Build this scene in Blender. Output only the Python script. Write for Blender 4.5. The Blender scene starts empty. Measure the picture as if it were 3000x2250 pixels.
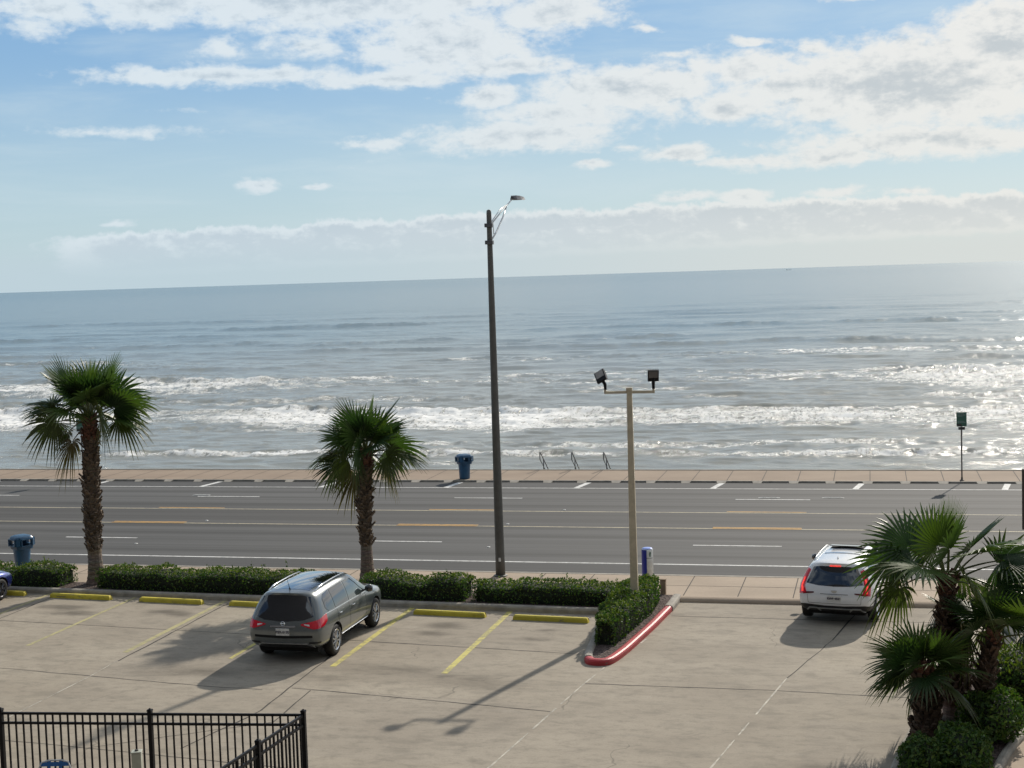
import bpy, bmesh, math, random
import numpy as np
from mathutils import Vector, Matrix, noise as mnoise
from mathutils.bvhtree import BVHTree
R = math.radians
PI = math.pi
SC = bpy.context.scene
COL = SC.collection
rnd = random.Random(7)

# ------------------------------------------------------------------ materials
class NT:
    """small helper to write node trees"""
    def __init__(s, tree): s.t = tree; s.n = tree.nodes; s.l = tree.links
    def new(s, typ, **kw):
        n = s.n.new(typ)
        for k, v in kw.items(): setattr(n, k, v)
        return n
    def put(s, sock, v):
        if v is None: return
        if isinstance(v, bpy.types.NodeSocket): s.l.new(v, sock)
        else: sock.default_value = v
    def m(s, op, a, b=None, c=None, clamp=False):
        n = s.new('ShaderNodeMath', operation=op, use_clamp=clamp)
        s.put(n.inputs[0], a); s.put(n.inputs[1], b); s.put(n.inputs[2], c)
        return n.outputs[0]
    def mr(s, v, a, b, c=0.0, d=1.0, smooth=True):
        n = s.new('ShaderNodeMapRange', interpolation_type='SMOOTHSTEP' if smooth else 'LINEAR')
        s.put(n.inputs[0], v)
        for i, q in enumerate((a, b, c, d)): s.put(n.inputs[1 + i], q)
        return n.outputs[0]
    def mix(s, f, a, b, mode='MIX'):
        n = s.new('ShaderNodeMix', data_type='RGBA', blend_type=mode)
        s.put(n.inputs[0], f)
        for sock, v in ((n.inputs[6], a), (n.inputs[7], b)):
            s.put(sock, (*v, 1) if isinstance(v, tuple) and len(v) == 3 else v)
        return n.outputs[2]
    def noise(s, vec, scale, detail=4, rough=.55, dist=0):
        n = s.new('ShaderNodeTexNoise')
        s.put(n.inputs['Vector'], vec); n.inputs['Scale'].default_value = scale
        n.inputs['Detail'].default_value = detail; n.inputs['Roughness'].default_value = rough
        n.inputs['Distortion'].default_value = dist
        return n.outputs[0]
    def mapping(s, vec, scale=(1, 1, 1), loc=(0, 0, 0)):
        n = s.new('ShaderNodeMapping'); s.put(n.inputs[0], vec)
        n.inputs[1].default_value = loc; n.inputs[3].default_value = scale
        return n.outputs[0]
    def bump(s, h, strength=.3, dist=.02, normal=None):
        n = s.new('ShaderNodeBump'); s.put(n.inputs['Height'], h)
        n.inputs['Strength'].default_value = strength; n.inputs['Distance'].default_value = dist
        if normal is not None: s.put(n.inputs['Normal'], normal)
        return n.outputs[0]

def newmat(name):
    m = bpy.data.materials.new(name); m.use_nodes = True
    t = NT(m.node_tree); b = t.n['Principled BSDF']
    return m, t, b

def simple(name, col, rough=.5, metal=0, coat=0, var=.12, vs=6, bump=0, spec=.5, bs=40):
    m, t, b = newmat(name)
    tc = t.new('ShaderNodeTexCoord').outputs['Object']
    nz = t.noise(tc, vs, 5, .6)
    lo = tuple(c * (1 - var) for c in col); hi = tuple(min(1, c * (1 + var)) for c in col)
    t.put(b.inputs['Base Color'], t.mix(t.mr(nz, .3, .7), lo, hi))
    b.inputs['Roughness'].default_value = rough; b.inputs['Metallic'].default_value = metal
    b.inputs['Coat Weight'].default_value = coat; b.inputs['Specular IOR Level'].default_value = spec
    b.inputs['Coat Roughness'].default_value = .04
    if bump: t.put(b.inputs['Normal'], t.bump(t.noise(tc, bs, 3), bump, .01))
    return m

M = {}
M['blackmetal'] = simple('black_powdercoat', (.004, .004, .006), .5, spec=.25)
M['darksteel'] = simple('weathered_grey_pole', (.10, .098, .09), .6, bump=.1)
M['galv'] = simple('galvanised_tube', (.55, .56, .56), .38, .8)
M['lampgrey'] = simple('grey_luminaire', (.12, .12, .13), .45, .3)
M['cream'] = simple('cream_painted_pole', (.47, .41, .30), .5)
M['lens'] = simple('flood_lens', (.30, .28, .26), .2)
M['yellow'] = simple('yellow_stop_paint', (.62, .52, .045), .7, var=.25, vs=5, bump=.2)
M['red'] = simple('red_kerb_paint', (.50, .05, .06), .5, var=.22, vs=7, bump=.15)
M['bluebin'] = simple('blue_plastic', (.022, .085, .17), .38)
M['kioskblue'] = simple('blue_panel', (.03, .04, .30), .3)
M['kioskwhite'] = simple('white_panel', (.72, .76, .76), .35)
M['ktop'] = simple('pale_blue_lens', (.30, .40, .85), .3)
M['signgreen'] = simple('green_sign_face', (.05, .13, .09), .5)
M['signpale'] = simple('pale_lettering', (.30, .36, .34), .5)
M['darkpost'] = simple('dark_rusty_post', (.05, .042, .038), .7)
M['rail'] = simple('dark_handrail', (.03, .03, .035), .45, .3)
M['kerb'] = simple('kerb_concrete', (.30, .275, .235), .85, var=.2, vs=3, bump=.3)
M['farship'] = simple('haze_tinted_hull', (.60, .66, .68), .8)  # hull colour lightened towards the sky to imitate distance haze
M['shadewall'] = simple('dark_shade_wall', (.022, .022, .026), .6)  # near-black for the added block, so car windows reflect dark
M['wood'] = simple('weathered_post', (.30, .22, .15), .8)
M['greenpipe'] = simple('pale_green_post', (.42, .43, .36), .5)
M['chairblue'] = simple('blue_sling', (.02, .12, .35), .5)
M['tyre'] = simple('tyre_rubber', (.012, .012, .012), .75, bump=.1)
M['well'] = simple('dark_underbody', (.006, .006, .006), .9)
M['rim'] = simple('alloy_rim', (.62, .62, .63), .25, .9)
M['rimdark'] = simple('dark_alloy_rim', (.10, .10, .11), .3, .8)
M['chrome'] = simple('chrome_trim', (.75, .76, .78), .12, 1)
M['blacktrim'] = simple('black_plastic_trim', (.014, .014, .016), .45)
M['plate'] = simple('number_plate', (.70, .70, .68), .4)
M['plateink'] = simple('plate_lettering', (.05, .05, .08), .5)
M['mirror'] = simple('black_gloss', (.01, .01, .012), .12, coat=1)
M['cargrey'] = simple('grey_green_metallic_paint', (.145, .162, .164), .28, .40, 1, var=.03)
M['carwhite'] = simple('white_paint', (.78, .79, .80), .3, 0, 1, var=.02)
M['carblue'] = simple('deep_blue_paint', (.035, .05, .24), .26, .55, 1, var=.03)
M['glass'] = simple('tinted_window', (.008, .010, .014), .05, 0, 1, spec=.8)
M['glassclear'] = simple('light_tint_window', (.045, .062, .062), .06, 0, 1, spec=.8)
M['headlamp'] = simple('headlamp_lens', (.75, .78, .8), .08, 0, 1)
M['redlens'] = simple('red_tail_lens', (.62, .008, .03), .12, 0, 1)
M['reddark'] = simple('dark_red_lens', (.10, .004, .010), .15, 0, 1)
def emis(name, col, e, s):
    m, t, b = newmat(name)
    tc = t.new('ShaderNodeTexCoord').outputs['Object']
    b.inputs['Base Color'].default_value = (*col, 1)
    b.inputs['Emission Color'].default_value = (*e, 1)
    t.put(b.inputs['Emission Strength'], t.mr(t.noise(tc, 30, 2), .35, .65, s * .6, s * 1.2))
    b.inputs['Roughness'].default_value = .15
    return m
M['brake'] = emis('lit_brake_lamp', (.6, .02, .02), (1, .07, .05), .9)

def leafmat(name, trans=.35, rough=.45):
    m, t, b = newmat(name)
    at = t.new('ShaderNodeAttribute', attribute_name='tint').outputs['Color']
    t.put(b.inputs['Base Color'], at); b.inputs['Roughness'].default_value = rough
    b.inputs['Specular IOR Level'].default_value = .35
    tr = t.new('ShaderNodeBsdfTranslucent')
    t.put(tr.inputs[0], t.mix(.7, at, t.mix(1, at, (1.35, 1.75, .45), 'MULTIPLY')))
    mx = t.new('ShaderNodeMixShader'); mx.inputs[0].default_value = trans
    t.l.new(b.outputs[0], mx.inputs[1]); t.l.new(tr.outputs[0], mx.inputs[2])
    t.l.new(mx.outputs[0], t.n['Material Output'].inputs[0])
    return m
M['frond'] = leafmat('palm_frond', .24, .4)
M['hedge'] = leafmat('hedge_leaf', .26, .62)
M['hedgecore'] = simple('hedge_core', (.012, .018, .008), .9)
M['stem'] = simple('hedge_twigs', (.07, .05, .03), .9)

def trunkmat():
    m, t, b = newmat('palm_trunk')
    at = t.new('ShaderNodeAttribute', attribute_name='tint').outputs['Color']
    tc = t.new('ShaderNodeTexCoord').outputs['Object']
    nz = t.noise(t.mapping(tc, (6, 6, 22)), 1.2, 5, .7)
    t.put(b.inputs['Base Color'], t.mix(t.mr(nz, .35, .7), t.mix(1, at, (.6, .6, .6), 'MULTIPLY'), t.mix(1, at, (1.35, 1.3, 1.25), 'MULTIPLY')))
    b.inputs['Roughness'].default_value = .9
    t.put(b.inputs['Normal'], t.bump(nz, .7, .03))
    return m
M['trunk'] = trunkmat()

def groundmat(name, kind):
    m, t, b = newmat(name)
    P = t.new('ShaderNodeNewGeometry').outputs['Position']
    b.inputs['Specular IOR Level'].default_value = .3
    if kind == 'lot':
        big = t.noise(t.mapping(P, (.22, .35, 1)), 1, 4, .6)
        mid = t.noise(t.mapping(P, (1.1, 2.0, 1)), 1, 6, .65, .4)
        fine = t.noise(P, 22, 3, .6)
        c = t.mix(t.mr(big, .3, .7), (.305, .263, .208), (.378, .330, .263))
        c = t.mix(t.m('MULTIPLY', t.mr(mid, .46, .70), .55), c, (.20, .178, .142))
        c = t.mix(t.m('MULTIPLY', t.mr(fine, .35, .75), .25), c, (.19, .17, .14))
        # oil and tyre stains, each where a parked car leaves it
        wv = t.new('ShaderNodeTexWhiteNoise', noise_dimensions='2D'); sp0 = t.new('ShaderNodeSeparateXYZ'); t.l.new(P, sp0.inputs[0])
        cb = t.new('ShaderNodeCombineXYZ'); t.put(cb.inputs[0], t.m('FLOOR', t.m('DIVIDE', t.m('ADD', sp0.outputs[0], 1.6), 5.9)))
        t.put(cb.inputs[1], t.m('FLOOR', t.m('DIVIDE', t.m('ADD', t.m('MULTIPLY', sp0.outputs[0], .06), t.m('SUBTRACT', sp0.outputs[1], 35.7)), 4.45))); t.l.new(cb.outputs[0], wv.inputs[0])
        c = t.mix(1, c, t.mix(wv.outputs[0], (.93, .93, .94), (1.06, 1.055, 1.03)), 'MULTIPLY')
        sp1 = t.noise(t.mapping(P, (2.6, 4.4, 1)), 1, 8, .80)
        c = t.mix(t.m('MULTIPLY', t.mr(sp1, .46, .70), .55), c, (.17, .15, .118))
        d = 0.0
        for (sx, sy, rx, ry, w) in ((-24.0, 39.6, .75, .28, .7), (-23.4, 38.9, .8, .3, .55), (-20.6, 39.35, .6, .3, .6), (-19.9, 39.0, .35, .25, .4),
                                    (-11.8, 38.6, .55, .35, .65), (-11.9, 37.7, .5, .25, .6), (-8.9, 38.4, .3, .15, .5), (-9.0, 37.4, .5, .25, .45),
                                    (-12.4, 34.2, 1.3, .45, .35), (-10.2, 33.6, 1.6, .6, .32), (-13.0, 33.0, 1.2, .6, .35), (-9.0, 32.8, 1.2, .5, .3), (-16.6, 33.2, 1.5, .5, .45), (-3.6, 37.2, 1.6, .5, .22), (-4.6, 34.8, 1.4, .35, .22), (-1.4, 28.3, .7, .25, .35)):
            g = t.new('ShaderNodeTexGradient', gradient_type='SPHERICAL')
            t.put(g.inputs[0], t.mapping(P, (1 / rx / 1.8, 1 / ry / 1.8, .01), (-sx / rx / 1.8, -sy / ry / 1.8, 0)))
            d = t.m('MULTIPLY_ADD', g.outputs[1], w, d)
        st = t.mr(t.m('MULTIPLY', d, t.m('ADD', mid, .35)), .03, .5)
        c = t.mix(t.m('MULTIPLY', st, .8), c, (.10, .085, .065))
        # light leached streaks
        lt = t.noise(t.mapping(P, (.6, 3.5, 1)), 1.1, 6, .7)
        c = t.mix(t.m('MULTIPLY', t.mr(lt, .55, .8), .3), c, (.44, .41, .35))
        cr = t.new('ShaderNodeTexVoronoi', feature='DISTANCE_TO_EDGE'); cr.inputs['Scale'].default_value = .23
        t.put(cr.inputs['Vector'], t.mapping(t.m('ADD', 0, 0) and P, (1, 1, 1)))
        wn = t.new('ShaderNodeVectorMath', operation='MULTIPLY_ADD')
        nzc = t.new('ShaderNodeTexNoise'); t.put(nzc.inputs[0], P); nzc.inputs['Scale'].default_value = 1.6
        t.l.new(nzc.outputs[1], wn.inputs[0]); wn.inputs[1].default_value = (.8, .8, 0); t.l.new(P, wn.inputs[2])
        t.l.new(wn.outputs[0], cr.inputs['Vector'])
        crk = t.m('MULTIPLY', t.mr(cr.outputs[0], .0, .006, 1, 0), t.mr(t.noise(P, .35, 2), .52, .6))
        c = t.mix(t.m('MULTIPLY', crk, .5), c, (.09, .08, .065))
        t.put(b.inputs['Base Color'], c); b.inputs['Roughness'].default_value = .88
        t.put(b.inputs['Normal'], t.bump(fine, .25, .006))
    elif kind == 'road':
        lane = t.new('ShaderNodeSeparateXYZ'); t.l.new(P, lane.inputs[0]); Y = lane.outputs[1]
        wear = t.noise(t.mapping(P, (.012, 1.15, 1)), 1, 3, .5)
        wear2 = t.noise(t.mapping(P, (.05, 4.0, 1)), 1, 4, .6)
        fine = t.noise(P, 35, 3, .7); pat = t.noise(t.mapping(P, (.25, .8, 1)), 1, 5, .6)
        # tyre tracks: bands along the lanes
        tr = t.m('MULTIPLY_ADD', t.m('SINE', t.m('MULTIPLY', t.m('SUBTRACT', Y, 47.7), 2 * PI / 1.72)), .5, .5)
        c = t.mix(t.mr(wear, .34, .66), (.044, .043, .041), (.092, .091, .089))
        c = t.mix(t.m('MULTIPLY', t.mr(tr, .25, .8), .38), c, (.105, .103, .102))
        c = t.mix(t.m('MULTIPLY', t.mr(wear2, .45, .7), .5), c, (.044, .043, .042))
        c = t.mix(t.m('MULTIPLY', t.mr(fine, .4, .7), .3), c, (.10, .098, .092))
        c = t.mix(t.m('MULTIPLY', t.mr(pat, .55, .75), .25), c, (.095, .09, .082))
        edge = t.m('MAXIMUM', t.mr(Y, 64.3, 64.9), t.mr(Y, 47.9, 47.3))
        c = t.mix(t.m('MULTIPLY', edge, .55), c, (.040, .039, .039))
        ctr = t.m('MULTIPLY', t.mr(Y, 54.4, 54.7), t.mr(Y, 58.2, 57.9))
        c = t.mix(t.m('MULTIPLY', ctr, .5), c, (.058, .054, .050))
        t.put(b.inputs['Base Color'], c); b.inputs['Roughness'].default_value = .8
        t.put(b.inputs['Normal'], t.bump(fine, .3, .006))
    elif kind in ('walk', 'prom'):
        a, c2 = ((.33, .262, .195), (.41, .325, .245)) if kind == 'walk' else ((.255, .19, .137), (.31, .235, .172))
        big = t.noise(t.mapping(P, (.3, .5, 1)), 1, 5, .6); fine = t.noise(P, 16, 4, .6)
        c = t.mix(t.mr(big, .3, .7), a, c2)
        c = t.mix(t.m('MULTIPLY', t.mr(fine, .45, .75), .3), c, (.24, .19, .15))
        t.put(b.inputs['Base Color'], c); b.inputs['Roughness'].default_value = .85
        t.put(b.inputs['Normal'], t.bump(fine, .25, .006))
    elif kind == 'mulch':
        v = t.new('ShaderNodeTexVoronoi'); v.inputs['Scale'].default_value = 16; t.put(v.inputs[0], P)
        fine = t.noise(P, 9, 5, .7)
        hs = t.new('ShaderNodeSeparateColor'); t.l.new(v.outputs[1], hs.inputs[0])
        c = t.mix(hs.outputs[0], (.045, .032, .028), (.16, .12, .105))
        c = t.mix(t.mr(fine, .4, .7), c, (.07, .05, .045))
        t.put(b.inputs['Base Color'], c); b.inputs['Roughness'].default_value = .95
        t.put(b.inputs['Normal'], t.bump(v.outputs[0], .9, .05))
    elif kind == 'sand':
        c = t.mix(t.mr(t.noise(P, .5, 6), .3, .7), (.20, .16, .11), (.28, .23, .16))
        t.put(b.inputs['Base Color'], c); b.inputs['Roughness'].default_value = .7
    return m
for k in ('lot', 'road', 'walk', 'prom', 'mulch', 'sand'): M[k] = groundmat('ground_' + k, k)

def worn(name, col, under, rough, amt):
    m, t, b = newmat(name); P = t.new('ShaderNodeNewGeometry').outputs['Position']
    n1 = t.noise(t.mapping(P, (3, 3, 9)), 1.2, 6, .75); n2 = t.noise(P, 1.1, 4); n3 = t.noise(P, 9, 4, .6)
    c = t.mix(t.mr(n2, .3, .7), tuple(q * .82 for q in col), tuple(min(1, q * 1.12) for q in col))
    c = t.mix(t.m('MULTIPLY', t.mr(n3, .5, .7), .35), c, tuple(q * .55 for q in col))
    c = t.mix(t.m('MULTIPLY', t.mr(n1, .57, .64), amt), c, under)
    t.put(b.inputs['Base Color'], c); b.inputs['Roughness'].default_value = rough; t.put(b.inputs['Normal'], t.bump(n1, .4, .02)); return m
M['red'] = worn('red_kerb_paint', (.40, .028, .036), (.22, .12, .10), .5, .8)
M['yellow'] = worn('yellow_stop_paint', (.60, .50, .05), (.20, .17, .10), .7, .8)
def paintmat(name, col, wear=.4):
    m, t, b = newmat(name)
    P = t.new('ShaderNodeNewGeometry').outputs['Position']
    nz = t.noise(P, 5, 6, .75); n2 = t.noise(P, .7, 3)
    f = t.m('MULTIPLY', t.mr(t.m('ADD', nz, t.m('MULTIPLY', n2, .4)), .62, .82), wear)
    t.put(b.inputs['Base Color'], t.mix(f, col, (.17, .155, .13)))
    b.inputs['Roughness'].default_value = .75
    return m
M['pwhite'] = paintmat('white_road_paint', (.66, .66, .64), .45)
M['pyellow'] = paintmat('yellow_lot_paint', (.55, .48, .13), .6)
M['pfaded'] = paintmat('faded_lot_paint', (.43, .38, .18), .5)
M['pamber'] = paintmat('amber_road_paint', (.60, .34, .09), .4)
M['ppale'] = paintmat('pale_centre_paint', (.50, .44, .30), .5)
M['joint'] = simple('dark_joint', (.05, .042, .035), .9)
M['caulk'] = simple('white_caulk', (.43, .395, .33), .8, var=.4, vs=3)

# ------------------------------------------------------------------ mesh helpers
class MB:
    def __init__(s): s.v = []; s.f = []; s.c = []; s.cc = None
    def add(s, verts, faces):
        o = len(s.v); s.v += [tuple(v) for v in verts]; s.f += [tuple(i + o for i in f) for f in faces]
        if s.cc is not None: s.c += [s.cc] * len(verts)
        return s
    def box(s, c, d, rz=0, mat=None, taper=1):
        x, y, z = (q / 2 for q in d); vs = []
        for k, tz in ((-1, 1), (1, taper)):
            for sx, sy in ((-1, -1), (1, -1), (1, 1), (-1, 1)):
                v = Vector((sx * x * tz, sy * y * tz, k * z))
                v = (mat @ v) if mat is not None else Matrix.Rotation(rz, 3, 'Z') @ v
                vs.append(Vector(c) + v)
        return s.add(vs, [(3, 2, 1, 0), (4, 5, 6, 7), (0, 1, 5, 4), (1, 2, 6, 5), (2, 3, 7, 6), (3, 0, 4, 7)])
    def tube(s, pts, rad, n=8, cap=True):
        pts = [Vector(p) for p in pts]; rads = rad if isinstance(rad, (list, tuple)) else [rad] * len(pts)
        vs = []; fs = []; up = None
        for i, p in enumerate(pts):
            d = (pts[min(i + 1, len(pts) - 1)] - pts[max(i - 1, 0)]).normalized()
            if up is None: up = d.orthogonal().normalized()
            up = (up - d * up.dot(d)).normalized(); w = d.cross(up)
            for k in range(n):
                a = 2 * PI * k / n; vs.append(p + (up * math.cos(a) + w * math.sin(a)) * rads[i])
        for i in range(len(pts) - 1):
            for k in range(n):
                a, b = i * n + k, i * n + (k + 1) % n
                fs.append((a, b, b + n, a + n))
        if cap: fs.append(tuple(range(n - 1, -1, -1))); fs.append(tuple(range((len(pts) - 1) * n, len(pts) * n)))
        return s.add(vs, fs)
    def lathe(s, prof, n=24, c=(0, 0, 0), axis='Z', cap=True):
        vs = []; fs = []
        for r, z in prof:
            for k in range(n):
                a = 2 * PI * k / n
                p = (r * math.cos(a), r * math.sin(a), z) if axis == 'Z' else (r * math.cos(a), z, r * math.sin(a))
                vs.append((p[0] + c[0], p[1] + c[1], p[2] + c[2]))
        for i in range(len(prof) - 1):
            for k in range(n):
                a, b = i * n + k, i * n + (k + 1) % n
                fs.append((a, b, b + n, a + n) if axis == 'Z' else (b, a, a + n, b + n))
        if cap: fs.append(tuple(range(n - 1, -1, -1))); fs.append(tuple(range((len(prof) - 1) * n, len(prof) * n)))
        return s.add(vs, fs)
    def quad(s, a, b, c, d): return s.add([a, b, c, d], [(0, 1, 2, 3)])
    def build(s, name, mat, parent=None, smooth=False, bevel=0):
        me = bpy.data.meshes.new(name); me.from_pydata([tuple(v) for v in s.v], [], s.f); me.update()
        if s.c:
            a = me.color_attributes.new('tint', 'FLOAT_COLOR', 'POINT')
            a.data.foreach_set('color', [q for c in s.c for q in (*c, 1)])
        if bevel:
            bm = bmesh.new(); bm.from_mesh(me)
            bmesh.ops.bevel(bm, geom=bm.edges[:], offset=bevel, segments=2, affect='EDGES', profile=.5)
            bm.to_mesh(me); bm.free()
        if mat is not None: me.materials.append(mat)
        if smooth: me.shade_smooth()
        o = bpy.data.objects.new(name, me); COL.objects.link(o)
        if parent is not None: o.parent = parent
        return o

def tag(o, label=None, cat=None, group=None, kind=None):
    for k, v in (('label', label), ('category', cat), ('group', group), ('kind', kind)):
        if v: o[k] = v
    return o
def thing(name, label, cat, loc=(0, 0, 0), rz=0, group=None):
    o = bpy.data.objects.new(name, None); COL.objects.link(o); o.empty_display_size = .2
    o.location = loc; o.rotation_euler = (0, 0, rz)
    return tag(o, label, cat, group)
def dup(root, loc, rz=None, label=None):
    r = root.copy(); COL.objects.link(r); r.location = loc
    if rz is not None: r.rotation_euler = (0, 0, rz)
    if label: r['label'] = label
    def kids(o, p):
        for ch in list(o.children):
            if ch.parent == o:
                c = ch.copy(); COL.objects.link(c); c.parent = p; kids(ch, c)
    kids(root, r)
    return r
def poly_prism(mb, pts, z0, z1):
    n = len(pts)
    mb.add([(x, y, z1) for x, y in pts] + [(x, y, z0) for x, y in pts],
           [tuple(range(n))] + [(i, i + n, (i + 1) % n + n, (i + 1) % n) for i in range(n)])
    return mb
def strip(mb, pts, w, z):
    """flat ribbon along a polyline"""
    for (x0, y0), (x1, y1) in zip(pts, pts[1:]):
        d = Vector((x1 - x0, y1 - y0)).normalized(); nx, ny = -d.y * w / 2, d.x * w / 2
        mb.quad((x0 - nx, y0 - ny, z), (x1 - nx, y1 - ny, z), (x1 + nx, y1 + ny, z), (x0 + nx, y0 + ny, z))
    return mb
def join_into(par, ch):
    """merge a flat marking into the mesh it is printed on, keeping its own material"""
    bm = bmesh.new(); bm.from_mesh(par.data); n = len(bm.faces)
    me = ch.data.copy(); me.transform(ch.matrix_basis); bm.from_mesh(me); bm.faces.ensure_lookup_table()
    for f in bm.faces[n:]: f.material_index = 1
    bm.to_mesh(par.data); bm.free(); par.data.materials.append(ch.data.materials[0]); bpy.data.objects.remove(ch)
def evaluated(o, mods_done=True):
    dg = bpy.context.evaluated_depsgraph_get(); dg.update()
    me = bpy.data.meshes.new_from_object(o.evaluated_get(dg)); o.modifiers.clear(); o.data = me
    return o

# ------------------------------------------------------------------ camera
H = 9.55
roll, pitch, yaw = R(1.81), R(4.15), math.atan(.25)
F_ = Vector((-math.sin(yaw) * math.cos(pitch), math.cos(yaw) * math.cos(pitch), -math.sin(pitch)))
R0 = Vector((math.cos(yaw), math.sin(yaw), 0)); U0 = R0.cross(F_)
Rr = R0 * math.cos(roll) - U0 * math.sin(roll); Ur = Rr.cross(F_)
cam = bpy.data.cameras.new('camera'); co = bpy.data.objects.new('camera', cam); COL.objects.link(co)
mat = Matrix((Rr, Ur, -F_)).transposed().to_4x4(); mat.translation = (0, 0, H)
co.matrix_world = mat
cam.sensor_width = 36; cam.lens = 3200 / 2212 * 36; cam.clip_end = 100000; cam.clip_start = .5
SC.camera = co

# ------------------------------------------------------------------ light and sky
SUN_AZ, SUN_EL = R(15), R(32)          # azimuth measured from +Y towards +X
sd = bpy.data.lights.new('sun', 'SUN'); sd.energy = 4.0; sd.angle = R(.8); sd.color = (1, .925, .81)
so = bpy.data.objects.new('sun', sd); COL.objects.link(so)
sdir = Vector((math.sin(SUN_AZ) * math.cos(SUN_EL), math.cos(SUN_AZ) * math.cos(SUN_EL), math.sin(SUN_EL)))
so.rotation_euler = sdir.to_track_quat('Z', 'Y').to_euler()

W = bpy.data.worlds.new('World'); SC.world = W; W.use_nodes = True
w = NT(W.node_tree); w.n.clear()
sky = w.new('ShaderNodeTexSky', sky_type='NISHITA'); sky.sun_disc = False
sky.sun_elevation = SUN_EL; sky.sun_rotation = SUN_AZ; sky.air_density = 1.0; sky.dust_density = .6; sky.ozone_density = 2.0
D = w.new('ShaderNodeTexCoord').outputs['Generated']
sx = w.new('ShaderNodeSeparateXYZ'); w.l.new(D, sx.inputs[0])
AZ = w.m('MULTIPLY', w.m('ARCTAN2', sx.outputs[0], sx.outputs[1]), 180 / PI)
EL = w.m('MULTIPLY', w.m('ARCSINE', sx.outputs[2]), 180 / PI)
cv = w.new('ShaderNodeCombineXYZ'); w.l.new(AZ, cv.inputs[0]); w.l.new(EL, cv.inputs[1]); AE = cv.outputs[0]

# cloud banks, placed by compass bearing and height above the horizon (degrees)
BANKS = [(-31.0, 9.6, 2.6, .9, .55), (-27.0, 10.3, 4.0, 1.1, .9), (-18.5, 7.6, 5.5, .5, .72), (-14.0, 7.9, 4.0, .55, .8), (-7.5, 8.1, 2.0, .3, .45), (-3.2, 6.7, 3.5, .9, .85), (-1.5, 4.1, 3.0, .5, .85), (-7.0, 2.9, 2.0, .35, .6), (-1.5, 2.8, 1.6, .35, .6), (-20.5, 10.6, 11.5, 1.5, 1.0), (-24.6, 8.9, 1.7, .75, .55), (-21.4, 8.9, 2.4, .7, .62), (-24.3, 7.8, 7.5, .55, .80), (-16.2, 8.9, 4.6, 1.9, .95),
         (-11.9, 9.9, 3.6, 1.2, .9), (-14.6, 6.85, 1.9, .65, .75), (-12.0, 6.1, 3.8, .9, .75), (-13.3, 5.35, 5.0, .8, .85), (-9.3, 6.9, 5.2, 1.3, .85),
         (-5.0, 7.5, 3.0, .95, .8), (-5.6, 6.1, 2.8, .9, .8), (1.2, 6.6, 7.2, 2.1, 1.15), (4.6, 7.9, 3.4, 1.7, 1.1), (2.0, 4.5, 6.6, .8, 1.0),
         (-7.5, 4.45, 1.9, .42, .78), (-4.9, 4.0, 3.3, .42, .70), (-19.1, 5.2, 1.9, .55, .62), (-23.4, 3.65, 1.1, .36, .82), (-21.2, 3.65, .65, .24, .72),
         (-28.5, 5.8, 6.0, .45, .42), (-26, 6.6, 3.5, .3, .35), (-30.6, 10.2, 3.0, .9, .75), (-5.0, 2.75, 1.4, .42, .85), (-8.6, 2.62, 1.0, .26, .7), (-10.9, 4.15, 1.5, .27, .62),
         (1.1, 2.65, 1.4, .24, .62), (-4.6, 8.5, 1.1, .3, .7), (-2.2, 8.15, 1.1, .5, .7), (-28.7, 2.4, .9, .2, .6), (-8.5, 9.1, .9, .2, .5), (-9.3, 4.7, .8, .3, .5), (0.5, 9.9, 3.5, .3, .62), (-20, 4.4, 2.5, .3, .3)]
def cloud_noise(t, gi):
    f1 = t.noise(t.mapping(gi, (.80, 1.35, 1)), 1, 8, .55, .25)
    f2 = t.noise(t.mapping(gi, (3.2, 5.5, 1), (4, 9, 0)), 1, 6, .6)
    return t.m('MULTIPLY_ADD', f2, .30, t.m('MULTIPLY', f1, .80))
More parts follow.
